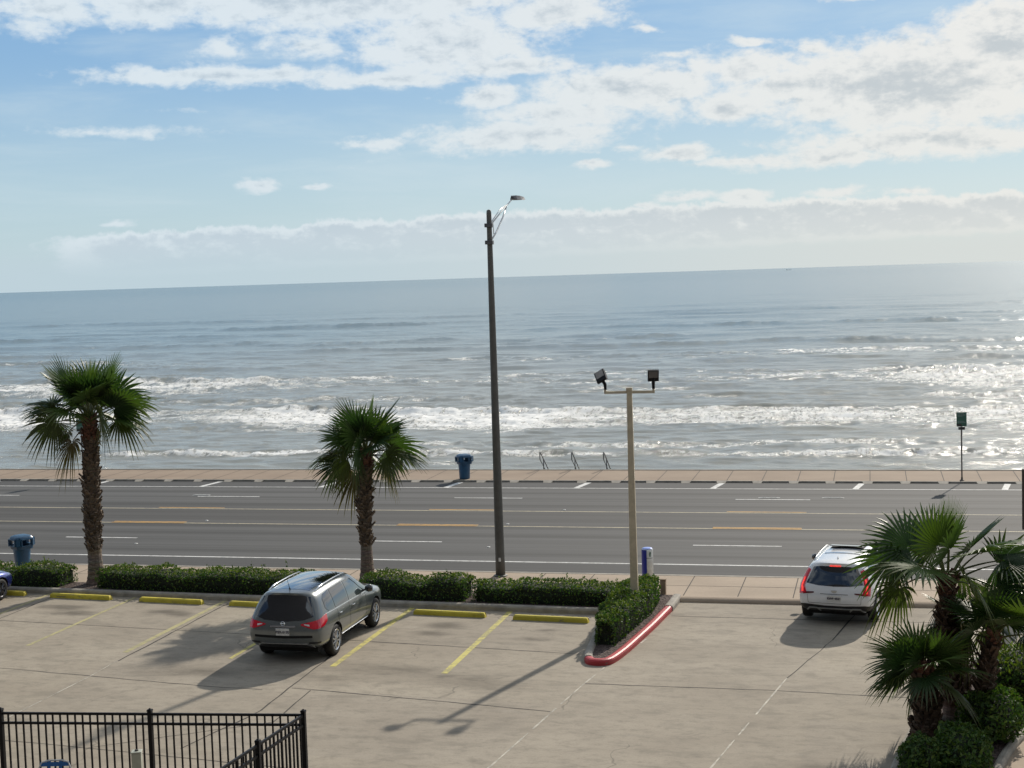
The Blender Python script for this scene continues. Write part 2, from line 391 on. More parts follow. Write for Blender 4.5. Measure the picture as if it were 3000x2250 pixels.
def cloud_group():
    g = bpy.data.node_groups.new('cloud_density', 'ShaderNodeTree')
    g.interface.new_socket('P', in_out='INPUT', socket_type='NodeSocketVector')
    g.interface.new_socket('Density', in_out='OUTPUT', socket_type='NodeSocketFloat')
    g.interface.new_socket('Cover', in_out='OUTPUT', socket_type='NodeSocketFloat')
    t = NT(g); gi = t.new('NodeGroupInput').outputs[0]; go = t.new('NodeGroupOutput')
    # warp
    nzv = t.new('ShaderNodeTexNoise'); t.put(nzv.inputs[0], t.mapping(gi, (.55, 1.3, 1))); nzv.inputs['Scale'].default_value = 1; nzv.inputs['Detail'].default_value = 4
    vm = t.new('ShaderNodeVectorMath', operation='MULTIPLY_ADD'); t.l.new(nzv.outputs[1], vm.inputs[0]); vm.inputs[1].default_value = (1.8, .75, 0); t.l.new(gi, vm.inputs[2])
    P = t.mapping(vm.outputs[0], (1, 1, 1), (-.9, -.37, 0))
    cov = 0.0
    for (u, v, ru, rv, wt) in BANKS:
        if wt < .86 and wt > .4: wt += .10
        gr = t.new('ShaderNodeTexGradient', gradient_type='QUADRATIC_SPHERE')
        k = 1.55
        t.put(gr.inputs[0], t.mapping(P, (1 / ru / k, 1 / rv / k, 0), (-u / ru / k, -v / rv / k, 0)))
        cov = t.m('MAXIMUM', t.m('MULTIPLY', t.m('POWER', gr.outputs[1], .6), wt), cov)
    sp = t.new('ShaderNodeSeparateXYZ'); t.l.new(gi, sp.inputs[0]); az, el = sp.outputs[0], sp.outputs[1]
    # low bank along the horizon: billowed top, flat base
    nb = t.m('MULTIPLY_ADD', t.noise(t.mapping(gi, (1.5, 1.1, 1)), 1, 5, .6), .55, t.m('MULTIPLY', t.noise(t.mapping(gi, (.30, .2, 1)), 1, 3, .5), .50))
    top = t.m('MULTIPLY_ADD', nb, 1.3, t.m('MULTIPLY_ADD', t.mr(az, -31, -8, 0, 1), .45, 1.50))
    base = t.m('MULTIPLY_ADD', az, .018, 1.62)
    bank = t.m('MULTIPLY', t.mr(t.m('SUBTRACT', top, el), -.25, .60), t.mr(t.m('SUBTRACT', el, t.m('SUBTRACT', base, .5)), -.6, .4))
    bank = t.m('MULTIPLY', bank, t.mr(az, -33, -28, 0, 1))
    cov = t.m('MAXIMUM', t.m('MULTIPLY', bank, 1.15), cov)
    # general broken cloud everywhere outside the part of sky named above
    out = t.m('MAXIMUM', t.mr(el, 11, 14), t.m('MAXIMUM', t.mr(az, 7, 11), t.mr(az, -34, -38)))
    gen = t.m('MULTIPLY', t.mr(t.noise(t.mapping(gi, (.035, .075, 1)), 1, 4, .55), .40, .62), out)
    cov = t.m('MAXIMUM', gen, cov)
    f = cloud_noise(t, gi)
    # fade detail a little: thin edges
    d = t.m('SUBTRACT', t.m('MULTIPLY_ADD', f, .95, cov), .80)
    t.l.new(d, go.inputs[0]); t.l.new(cov, go.inputs[1])
    return g
CG = cloud_group()
def cg(vec):
    n = w.new('ShaderNodeGroup'); n.node_tree = CG; w.put(n.inputs[0], vec); return n.outputs
c0 = cg(AE)
n0 = cloud_noise(w, AE); n1 = cloud_noise(w, w.mapping(AE, (1, 1, 1), (.22, .30, 0)))
dens = c0[0]
alpha = w.mr(dens, -.01, .34)
self_sh = w.m('SUBTRACT', n1, n0)
shade = w.mr(w.m('ADD', w.m('MULTIPLY', self_sh, 1.6), w.m('MULTIPLY', w.mr(dens, .22, .85), .55)), .05, .62)
shade = w.m('MULTIPLY', shade, w.mr(EL, 1.2, 3.2, .65, 1.0))
cl = w.mix(shade, (.84, .84, .83), (.55, .595, .635))
warm = w.mr(AZ, -28, 8)
cl = w.mix(1, cl, w.mix(warm, (.84, .93, 1.0), (1.0, .985, .95)), 'MULTIPLY')
# thin high veil
veil = w.m('MULTIPLY', w.mr(w.noise(w.mapping(AE, (.09, .55, 1), (3, 1, 0)), 1, 6, .6, .4), .42, .75), .42)
skyc = w.new('ShaderNodeVectorMath', operation='SCALE'); w.l.new(sky.outputs[0], skyc.inputs[0]); skyc.inputs[3].default_value = .085
sk0 = w.mix(1, skyc.outputs[0], (.95, .98, 1.02), 'MULTIPLY')
rawsky = w.mix(w.mr(EL, 10, 24), w.mix(.75, sk0, w.mix(w.mr(EL, 1.5, 9.5), (.44, .62, .72), w.mix(warm, (.225, .43, .69), (.28, .47, .68)))), sk0)
rawsky = w.mix(veil, rawsky, (.62, .73, .78))
allc = w.mix(w.m('MULTIPLY', alpha, .93), rawsky, cl)
hazec = w.mix(warm, (.50, .615, .675), (.66, .69, .665))
hz = w.mr(EL, 2.0, .5)
allc = w.mix(w.m('MULTIPLY', hz, .93), allc, hazec)
allc = w.mix(w.m('MULTIPLY', w.mr(EL, 9, 1.5), .22), allc, hazec)
bg = w.new('ShaderNodeBackground'); w.put(bg.inputs[0], allc); bg.inputs[1].default_value = 1.0
wo = w.new('ShaderNodeOutputWorld'); w.l.new(bg.outputs[0], wo.inputs[0])
W.cycles.sampling_method = 'MANUAL'; W.cycles.sample_map_resolution = 1024

vs = SC.view_settings
vs.view_transform = 'Standard'; vs.look = 'None'; vs.exposure = .06; vs.gamma = 1

# ------------------------------------------------------------------ setting
XL, XR = -90, 45
def sheet(name, mat, x0, x1, y0, y1, z):
    mb = MB(); mb.quad((x0, y0, z), (x1, y0, z), (x1, y1, z), (x0, y1, z)); return tag(mb.build(name, mat), kind='structure')
sheet('parking_lot', M['lot'], XL, XR, -5, 42.62, 0)
sheet('road', M['road'], XL, XR, 45.60, 66.45, 0)
# near pavement: a slab with a road kerb step
SW = .09
mb = MB(); mb.box((-22.5, 44.06, SW / 2 - .05), (135, 3.06, SW + .1)); tag(mb.build('pavement', M['walk']), kind='structure')
mb = MB(); mb.box((-22.5, 45.515, SW / 2 - .047), (135, .16, SW + .11)); tag(mb.build('road_kerb', M['kerb']), kind='structure')
# rounded lip between drive and pavement
mb = MB()
for i in range(13):
    a_ = PI * i / 12; mb.v += [(-5.95, 42.40 - math.cos(a_) * .25, math.sin(a_) * .135 - .004), (14, 42.34 - math.cos(a_) * .25, math.sin(a_) * .135 - .004)]
mb.f += [(i * 2, i * 2 + 1, i * 2 + 3, i * 2 + 2) for i in range(12)]
tag(mb.build('drive_lip', M['walk'], smooth=True), kind='structure')
# far promenade, notched kerb, seawall
PZ = .075
mb = MB(); mb.box((-22.5, 68.28, PZ / 2 - .05), (135, 3.44, PZ + .1)); tag(mb.build('promenade', M['prom']), kind='structure')
mb = MB()
x = XL
while x < XR:
    mb.box((x + .56, 66.50, PZ / 2 - .046), (1.12, .116, PZ + .1))
    xa, xb = x + 1.12, x + 1.60
    mb.add([(xa, 66.555, PZ + .004), (xb, 66.555, PZ + .004), (xb - .06, 66.22, .004), (xa + .06, 66.22, .004), (xa, 66.555, -.05), (xb, 66.555, -.05)],
           [(3, 2, 1, 0), (0, 4, 3), (2, 5, 1)])
    x += 1.60
tag(mb.build('promenade_kerb', M['kerb']), kind='structure')
mb = MB()
prof = [(70.0, PZ + .03), (70.12, PZ + .03), (70.14, -.2), (70.3, -1.2), (70.9, -2.6), (72.2, -4.2), (74.5, -5.6), (74.5, -6.5), (70.0, -6.5)]
n = len(prof)
mb.add([(XL, a, b) for a, b in prof] + [(XR, a, b) for a, b in prof], [(i, (i + 1) % n, (i + 1) % n + n, i + n) for i in range(n)])
tag(mb.build('seawall', M['kerb']), kind='structure')
sheet('seabed', M['sand'], -600, 400, 70, 400, -7)

# markings
def lines(name, mat, segs, z=.004):
    mb = MB()
    for (p, q, wd) in segs: strip(mb, [p, q], wd, z)
    return tag(mb.build(name, mat), kind='structure')
segs = [((XL, 47.66), (XR, 47.66), .13), ((XL, 64.55), (XR, 64.55), .12)]
for k in range(-5, 5):
    segs.append(((-6.45 + 12.19 * k, 51.1), (-3.40 + 12.19 * k, 51.1), .12)); segs.append(((-5.95 + 12.19 * k, 61.55), (-2.9 + 12.19 * k, 61.55), .12))
for k in range(-8, 4):
    x = -7.12 + 6.1 * k; sl = .02 + .16 * 1
    segs.append(((x - .12, 64.62), (x + .13, 66.30), .26))
lines('white_lane_markings', M['pwhite'], segs)
lines('pale_centre_lines', M['ppale'], [((XL, 54.5), (XR, 54.5), .11), ((XL, 58.1), (XR, 58.1), .11)])
seg = []
for k in range(-5, 5): seg += [((-6.15 + 12.3 * k, 54.72), (-2.9 + 12.3 * k, 54.72), .13), ((-6.0 + 12.3 * k, 58.33), (-2.9 + 12.3 * k, 58.33), .13), ((-6.15 + 12.3 * k, 54.5), (-2.9 + 12.3 * k, 54.5), .12)]
lines('amber_lane_dashes', M['pamber'], seg, .008)
# small reflectors on the road
for k, (x, y) in enumerate([(-38.6, 54.95), (-26.8, 55.1), (-21.6, 58.5), (-14.1, 55.0), (-12.6, 58.5), (-13.6, 50.2), (-27.2, 49.9), (-30.3, 61.9), (-2.0, 62.1), (-4.6, 62.0)]):
    mb = MB(); big = k > 6
    mb.box((0, 0, .012), (.9 if big else .12, .10, .016 if big else .024), taper=.7)
    o = mb.build('road_reflector' if not big else 'paint_patch', M['pwhite']); o.location = (x, y, .002)
    if big: tag(o, kind='structure')
    else: tag(o, ['white raised reflector on the road beside the near pale centre line, furthest left', 'white raised reflector on the near centre line left of the grey sport utility car', 'white raised reflector on the far centre line just left of the slim palm', 'white raised reflector on the near centre line beyond the tall lamp post', 'white raised reflector on the far centre line beside the cream floodlight pole',
                  'round white reflector in the near lane between tall lamp and cream pole', 'small white reflector in the near lane right of the tall left palm'][k], 'reflector', 'raised reflectors set along the road')
for (x, wd, ye, mt) in ((-22.52, .12, 35.1, 'pfaded'), (-19.42, .16, 34.75, 'pfaded'), (-16.3, .12, 34.5, 'pyellow'), (-13.36, .16, 34.1, 'pyellow'), (-10.38, .16, 33.83, 'pyellow'), (-25.6, .12, 35.6, 'pfaded')):
    lines('stall_line', M[mt], [((x, ye), (x, 40.9 + (-.06) * (x + 16)), wd)])
J = [([(-34, 38.5), (-25.09, 37.77), (-16.69, 37.0), (-10.18, 36.32), (-7.40, 36.02)], .030), ([(-34, 33.9), (-21.92, 32.88), (-15.85, 32.0), (-14.3, 31.9)], .026), ([(-13.63, 32.12), (-13.1, 32.05), (-7.13, 31.12)], .028),
     ([(-6.81, 33.39), (-2.59, 33.41), (.47, 33.22)], .030), ([(-5.75, 40.42), (-2.58, 40.38), (3, 40.4)], .028), ([(-18.6, 27.5), (-16.22, 27.24), (-13.61, 29.09), (-13.0, 29.5)], .025), ([(-16.22, 27.24), (-13.07, 26.85), (-11, 26.6)], .022),
     ([(-19.15, 33.9), (-19.18, 40.6)], .040), ([(-25.2, 31), (-25.25, 40.9)], .028), ([(-14.2, 27.5), (-13.62, 30.3), (-13.72, 32.1), (-13.74, 34.5), (-13.9, 36.2)], .034), ([(-13.0, 29.5), (-13.1, 32.0)], .026), ([(-1.3, 38.2), (-.6, 42.1)], .03),
     ([(-2.23, 34.46), (-1.3, 38.2)], .02), ([(-8.9, 24), (-7.52, 27.4)], .02)]
mb = MB()
for pts, wd in J:
    q = [pts[0]]
    for a, b in zip(pts, pts[1:]):
        n = max(1, int(math.hypot(b[0] - a[0], b[1] - a[1]) / .5))
        for i in range(1, n + 1):
            t_ = i / n; q.append((a[0] + (b[0] - a[0]) * t_ + rnd.uniform(-.018, .018), a[1] + (b[1] - a[1]) * t_ + rnd.uniform(-.018, .018)))
    for a, b in zip(q, q[1:]): strip(mb, [a, b], wd * rnd.uniform(.8, 1.6), .003)
tag(mb.build('concrete_joints', M['joint']), kind='structure')
mb = MB()
for pts, wd in [([(-8.6, 23), (-7.52, 27.4), (-6.86, 33.2), (-6.62, 34.85)], .045), ([(-4.4, 21), (-3.28, 27.93), (-2.23, 34.46)], .045), ([(-19.2, 28.2), (-19.12, 32.41), (-19.19, 33.9)], .035)]:
    for a, b in zip(pts, pts[1:]):
        n = max(1, int(math.dist(a, b) / .3))
        for i in range(n):
            if rnd.random() < .10: continue
            strip(mb, [(a[0] + (b[0] - a[0]) * i / n, a[1] + (b[1] - a[1]) * i / n), (a[0] + (b[0] - a[0]) * (i + 1) / n, a[1] + (b[1] - a[1]) * (i + 1) / n)], wd * rnd.uniform(.5, 1.1), .005)
tag(mb.build('caulked_joints', M['caulk']), kind='structure')
mb = MB()
x = -60.2
while x < 30: strip(mb, [(x, 66.57), (x - .02, 69.98)], .035, PZ + .004); x += 1.57
x = -61.0
while x < 30: strip(mb, [(x, 42.60), (x, 45.43)], .03, SW + .004); x += 1.58
strip(mb, [(-70, 44.0), (30, 44.0)], .022, SW + .0045)
tag(mb.build('pavement_joints', M['joint']), kind='structure')

# planting bed beside the lot with its kerb; island with red kerb
def kerb_run(name, pts, w_, h_, mat, closed=False, z0=-.03):
    """raised kerb with rounded top following a line"""
    mb = MB(); prof = [(-w_ / 2, z0), (-w_ / 2, h_ * .62), (-w_ * .40, h_ * .88), (-w_ * .2, h_), (w_ * .2, h_), (w_ * .40, h_ * .88), (w_ / 2, h_ * .62), (w_ / 2, z0)]
    N = len(prof); vs_ = []; P2 = [Vector(p) for p in pts]
    for i, p in enumerate(P2):
        d = (P2[min(i + 1, len(P2) - 1)] - P2[max(i - 1, 0)]).normalized(); nrm = Vector((-d.y, d.x))
        vs_ += [(p.x + nrm.x * a, p.y + nrm.y * a, b) for a, b in prof]
    fs = [(i * N + k, i * N + k + 1, (i + 1) * N + k + 1, (i + 1) * N + k) for i in range(len(P2) - 1) for k in range(N - 1)]
    fs += [tuple(range(N - 1, -1, -1)), tuple(range((len(P2) - 1) * N, len(P2) * N))]
    mb.add(vs_, [f[::-1] for f in fs]); return mb.build(name, mat, smooth=False)
def smooth_path(pts, k=6, closed=False):
    out = []
    n = len(pts)
    for i in range(n - 1):
        p0, p1, p2, p3 = pts[max(i - 1, 0)], pts[i], pts[i + 1], pts[min(i + 2, n - 1)]
        for j in range(k):
            t_ = j / k
            out.append(tuple(.5 * (2 * p1[a] + (p2[a] - p0[a]) * t_ + (2 * p0[a] - 5 * p1[a] + 4 * p2[a] - p3[a]) * t_ ** 2 + (3 * p1[a] - p0[a] - 3 * p2[a] + p3[a]) * t_ ** 3) for a in (0, 1)))
    out.append(pts[-1]); return out
kerb_y = lambda x: 41.22 - .055 * (x + 25)
tag(kerb_run('lot_kerb', [(x, kerb_y(x) + .16) for x in np.linspace(-45, -7.75, 30)], .24, .17, M['kerb']), kind='structure')
mb = MB(); xs = np.linspace(-45, -7.6, 30)
bed = [(x, kerb_y(x) + .2) for x in xs] + [(-6.5, 40.3), (-5.95, 42.0), (-6.0, 42.62), (-45, 42.62)]
poly_prism(mb, bed, -.05, .11); tag(mb.build('planting_bed', M['mulch']), kind='structure')
# island
isl = smooth_path([(-7.55, 40.6), (-7.45, 39.2), (-7.32, 37.5), (-7.24, 36.4), (-7.18, 35.75), (-7.10, 35.32)], 5)
red = smooth_path([(-7.10, 35.32), (-6.97, 35.12), (-6.72, 35.10), (-6.55, 35.35), (-6.38, 36.3), (-6.23, 37.6), (-6.08, 39.0), (-5.97, 40.3), (-5.91, 41.0)], 6)
end = smooth_path([(-5.91, 41.0), (-5.88, 41.7), (-5.86, 42.5)], 5)
kerb_run('island_kerb', isl, .22, .17, M['kerb']); tag(bpy.data.objects['island_kerb'], kind='structure')
tag(kerb_run('island_kerb_end', end, .26, .17, M['kerb']), kind='structure')
tag(kerb_run('red_kerb', red, .22, .155, M['red']), kind='structure')
mb = MB(); poly_prism(mb, isl[::-1][::-1] + red[1:] + end[1:] + [(-7.8, 42.4)], -.05, .115); tag(mb.build('island_bed', M['mulch']), kind='structure')
mb = MB(); strip(mb, [(-6.12, 37.3), (-6.04, 37.75)], .05, .006); tag(mb.build('paint_chip', M['caulk']), kind='structure')
# right bed
rb_l = smooth_path([(-.05, 25.5), (.15, 28.2), (.62, 31.1), (1.1, 33.6), (1.7, 35.6), (2.3, 36.6), (3.2, 37.1), (6, 37.6), (14, 38)], 5)
rb_r = smooth_path([(1.55, 25.5), (2.05, 28.6), (2.7, 30.75), (3.6, 32.6), (5.5, 34.2), (14, 35)], 5)
mb = MB(); poly_prism(mb, rb_l[::-1] + rb_r, -.05, .10)
o = mb.build('right_bed', M['mulch']); tag(o, kind='structure')
tag(kerb_run('right_bed_kerb', rb_l, .16, .13, M['kerb']), kind='structure'); tag(kerb_run('right_bed_kerb', rb_r, .18, .16, M['kerb']), kind='structure')
mb = MB(); poly_prism(mb, [(p[0], p[1]) for p in rb_r] + [(14, 25.5)], -.05, .045); tag(mb.build('side_path', M['walk']), kind='structure')

# ------------------------------------------------------------------ sea
FLO = {155.5: .68, 214: .52, 262: .35}
def vnoise(x, y, seed, octv=4):
    out = np.zeros_like(x); amp = 1.; tot = 0
    rs = np.random.RandomState(seed); tab = rs.rand(256, 256)
    for _ in range(octv):
        xi = np.floor(x).astype(int); yi = np.floor(y).astype(int); fx = x - xi; fy = y - yi
        fx = fx * fx * (3 - 2 * fx); fy = fy * fy * (3 - 2 * fy)
        g_ = lambda a, b: tab[a & 255, b & 255]
        out += amp * ((g_(xi, yi) * (1 - fx) + g_(xi + 1, yi) * fx) * (1 - fy) + (g_(xi, yi + 1) * (1 - fx) + g_(xi + 1, yi + 1) * fx) * fy)
        tot += amp; amp *= .5; x = x * 2.03 + 17.3; y = y * 2.03 + 5.1
    return out / tot
SEA = -5.0
ys = [72.0]
while ys[-1] < 1500: ys.append(ys[-1] + max(.20 if ys[-1] > 100 else .8, ys[-1] ** 2 / 21475 * .33))
ys = np.array(ys); NC = 760
u_ = np.linspace(0, 1, NC)
YY = np.repeat(ys[:, None], NC, 1); XX = (-.80 * YY - 6) + u_[None, :] * (1.05 * YY + 22)
ss = lambda v, a, b: np.clip((v - a) / (b - a), 0, 1) ** 2 * (3 - 2 * np.clip((v - a) / (b - a), 0, 1))
rs = np.random.RandomState(11)
Z = np.zeros_like(XX)
dy = np.gradient(ys)[:, None]
for k in range(70):
    lam = 1.6 * (1.055 ** k) * rs.uniform(.9, 1.1)
    ang = rs.normal(0, .45 if lam < 12 else .22); ph = rs.uniform(0, 6.28)
    kx, ky = math.sin(ang) * 2 * PI / lam, math.cos(ang) * 2 * PI / lam
    a = .0046 * lam ** .74
    fade = ss(lam / dy, 2.5, 6) 
    fade = fade * (1 - .72 * ss(lam / (YY * .05), .8, 1.8))
    Z += fade * a * np.sin(kx * XX + ky * YY + ph)
Z *= .55 + .9 * vnoise(XX / 30, YY / 22, 5, 3)
foam = np.zeros_like(XX); turb = np.zeros_like(XX)
# breakers: position of the crest, height, length of foam behind it, strength, seed
BR = [(126.5, .15, 5, .62, 33, -400, 400), (144, .20, 5, .50, 36, -400, 400), (171, .30, 8, .62, 34, -400, 400), (199, .32, 8, .55, 35, -400, 400), (116.5, .30, 2.0, .95, 21, -400, 400), (155.5, .62, 22, 1.15, 22, -400, 400), (214, .75, 33, .92, 23, -400, 400), (262, .38, 16, .62, 24, -400, 400), (330, .55, 12, .30, 25, -900, 400),
      (138, .22, 5, .5, 26, -400, 400), (184, .38, 8, .55, 27, -400, 400), (236, .45, 6, .25, 28, -400, 400), (295, .5, 8, .2, 29, -900, 400), (390, .6, 8, .1, 30, -900, 400), (455, .6, 8, .05, 31, -900, 900), (540, .7, 10, .05, 32, -900, 900)]
for (yc, hh, L, st, sd_, xa, xb) in BR:
    cen = yc + (vnoise(XX / 32, XX * 0 + sd_, sd_, 4) - .5) * yc * .085
    am = ss(vnoise(XX / (yc * .16), XX * 0 + 3.3, sd_ + 40, 2), .30, .62)
    d = YY - cen
    wback, wfront = .030 * yc + 1.2, .007 * yc + .35
    prof_ = np.where(d > 0, np.exp(-(d / wback) ** 2), np.exp(-(d / wfront) ** 2)) - .28 * np.exp(-((d + wfront * 3.2) / (wfront * 2.6)) ** 2)
    rag = 1 + .9 * (vnoise(XX / 2.6, YY / 30, sd_ + 7, 4) - .5) + .7 * (vnoise(XX / .8, YY / 2, sd_ + 9, 3) - .5)
    Z += .8 * hh * prof_ * (.22 + .85 * am) * np.clip(rag, .45, 1.45)
    fz = ss(-d, -.35, .5) * (1 - ss(-d, L * .45, L * (.85 + .5 * am)))
    fl_ = FLO.get(yc, .28); fm = st * (fl_ + (1.08 - fl_) * am) * fz
    crest = ss(d, -1.0 - wfront, -.1) * (1 - ss(d, .2, .9)) * st * ss(am, .25, .7) * .55
    foam = np.maximum(foam, np.maximum(fm, crest))
    turb = np.maximum(turb, fz * (.4 + .6 * am) * min(1, st * 1.3))
# drifting left-over foam close to the wall and scattered caps
near = (1 - ss(YY, 108, 120)) * ss(vnoise(XX / 9, YY / 2.6, 71, 4), .45, .75) * .50
foam *= .62 + .62 * vnoise(XX / 5, YY / 2.4, 81, 3)
foam = np.maximum(foam, near)
foam = np.maximum(foam, ss(vnoise(XX / 26, YY / 7, 77, 4), .66, .80) * .45 * (1 - ss(YY, 180, 330)))
tn = vnoise(XX / .9, YY / 1.6, 51, 4) - .5
Z += turb * tn * .55 * (1 - ss(YY, 230, 420))
Z += (vnoise(XX / 2.2, YY / 1.1, 52, 3) - .5) * .10 * (1 - ss(YY, 150, 300))
Z += (vnoise(XX / 9, YY / 3.5, 53, 4) - .5) * .20
for (lx, ly, am_, sd2, y0_, y1_, yn_) in ((8, 2.2, .15, 61, 400, 800, 120), (18, 4.6, .24, 62, 600, 1100, 210), (40, 9, .36, 63, 900, 1400, 360), (3.6, 1.0, .07, 64, 240, 420, 60)):
    q_ = vnoise(XX / lx + 3 * vnoise(XX / (lx * 3), YY / (ly * 3), sd2 + 5, 2), YY / ly, sd2, 2)
    Z += am_ * (ss(q_, .52, .80) - .15) * (1 - ss(YY, y0_, y1_)) * ss(ly / dy, 1.0, 2.5) * ss(YY, yn_ * .8, yn_ * 1.3)
Z *= 1 - ss(YY, 900, 1500)
Z *= ss(YY, 72, 84) * .6 + .4
nr = len(ys); verts = np.stack([XX, YY, Z + SEA], -1).reshape(-1, 3)
# far rim: the sheet runs on to the horizon
far = []
for yy in (3000, 8000, 15000, 60000):
    far.append(np.stack([(-.80 * yy - 6) + u_ * (1.05 * yy + 22), np.full(NC, float(yy)), np.full(NC, SEA)], -1))
verts = np.concatenate([verts] + far).astype(np.float32); nr2 = nr + 4
ii = (np.arange(nr2 - 1)[:, None] * NC + np.arange(NC - 1)[None, :]).reshape(-1)
faces = np.stack([ii, ii + 1, ii + NC + 1, ii + NC], -1).astype(np.int32)
me = bpy.data.meshes.new('sea'); me.vertices.add(len(verts)); me.vertices.foreach_set('co', verts.ravel())
me.loops.add(faces.size); me.loops.foreach_set('vertex_index', faces.ravel())
me.polygons.add(len(faces)); me.polygons.foreach_set('loop_start', np.arange(0, faces.size, 4, dtype=np.int32))
me.update(calc_edges=True)
fa = me.attributes.new('foam', 'FLOAT', 'POINT')
fa.data.foreach_set('value', np.concatenate([foam.ravel(), np.zeros(4 * NC)]).astype(np.float32))
me.shade_smooth()
m, t, b = newmat('sea_water'); M['sea'] = m
P = t.new('ShaderNodeNewGeometry').outputs['Position']
fo = t.new('ShaderNodeAttribute', attribute_name='foam').outputs['Fac']
sp = t.new('ShaderNodeSeparateXYZ'); t.l.new(P, sp.inputs[0])
lace = t.noise(t.mapping(P, (2.1, .80, 1)), 1.0, 9, .74, .5)
lace2 = t.noise(t.mapping(P, (.20, .34, .3), (7, 3, 0)), 1.0, 7, .66, .6)
rid = t.m('SUBTRACT', 1, t.m('ABSOLUTE', t.m('MULTIPLY_ADD', lace, 2, -1)))       # ridged: thin lacy threads
tex = t.m('MULTIPLY_ADD', lace2, .42, t.m('MULTIPLY_ADD', rid, .34, t.m('MULTIPLY', lace, .42)))
ff = t.mr(t.m('ADD', t.m('MULTIPLY', fo, .68), t.m('MULTIPLY', t.m('SUBTRACT', tex, .72), 3.6)), .44, .84)
ff = t.m('MULTIPLY', ff, t.mr(fo, .04, .22))
nz1 = t.noise(t.mapping(P, (.35, .9, 1)), 1, 4, .6)
deep = t.mix(t.mr(sp.outputs[1], 130, 420), (.29, .29, .25), (.16, .225, .245))
deep = t.mix(t.mr(sp.outputs[1], 700, 3500), deep, (.095, .17, .20))
wc = t.mix(t.m('MULTIPLY', t.mr(nz1, .4, .7), .4), deep, (.20, .205, .18))
t.put(b.inputs['Base Color'], t.mix(ff, wc, (.80, .80, .78)))
t.put(b.inputs['Roughness'], t.mix(ff, (.16, .16, .16), (.9, .9, .9)))
t.put(b.inputs['Roughness'], t.m('MAXIMUM', t.m('MULTIPLY', ff, .8), t.mr(sp.outputs[1], 110, 700, .19, .23)))
b.inputs['IOR'].default_value = 1.33
h1 = t.noise(t.mapping(P, (1.0, 2.2, 1)), 1.1, 6, .65)
h2 = t.noise(t.mapping(P, (.13, .42, 1)), 1.0, 5, .6)
bn = t.bump(h1, .8, .09)
farb = t.new('ShaderNodeBump'); t.put(farb.inputs['Height'], h2); t.put(farb.inputs['Strength'], t.m('MULTIPLY', t.mr(sp.outputs[1], 130, 450, .30, 1.0), t.mr(sp.outputs[1], 600, 2500, 1.0, .35))); farb.inputs['Distance'].default_value = .20; t.l.new(bn, farb.inputs['Normal'])
t.put(b.inputs['Normal'], t.bump(ff, .5, .25, farb.outputs[0]))
me.materials.append(m)
so_ = bpy.data.objects.new('sea', me); COL.objects.link(so_); tag(so_, kind='structure')

# ------------------------------------------------------------------ vegetation
GREENS = [(.040, .086, .018), (.058, .112, .022), (.066, .122, .024), (.028, .062, .018), (.10, .145, .026)]
def leaf_cards(mb, pts, size, r, greens, lift=.5):
    for p, nrm in pts:
        s_ = size * r.uniform(.6, 1.35)
        d = Vector((r.gauss(0, 1), r.gauss(0, 1), r.gauss(0, .7))) + Vector(nrm) * lift * 1.6
        if d.length < .01: continue
        d.normalize(); a = d.orthogonal().normalized(); a = Matrix.Rotation(r.uniform(0, 6.28), 3, d) @ a; q = d.cross(a)
        c = r.choice(greens); k = r.uniform(.7, 1.35); mb.cc = (c[0] * k, c[1] * k, c[2] * k)
        p = Vector(p)
        mb.add([p - a * s_ * .5, p + q * s_ * .28 + d * s_ * .1, p + a * s_ * .55, p - q * s_ * .28 + d * s_ * .1], [(0, 1, 2, 3)])
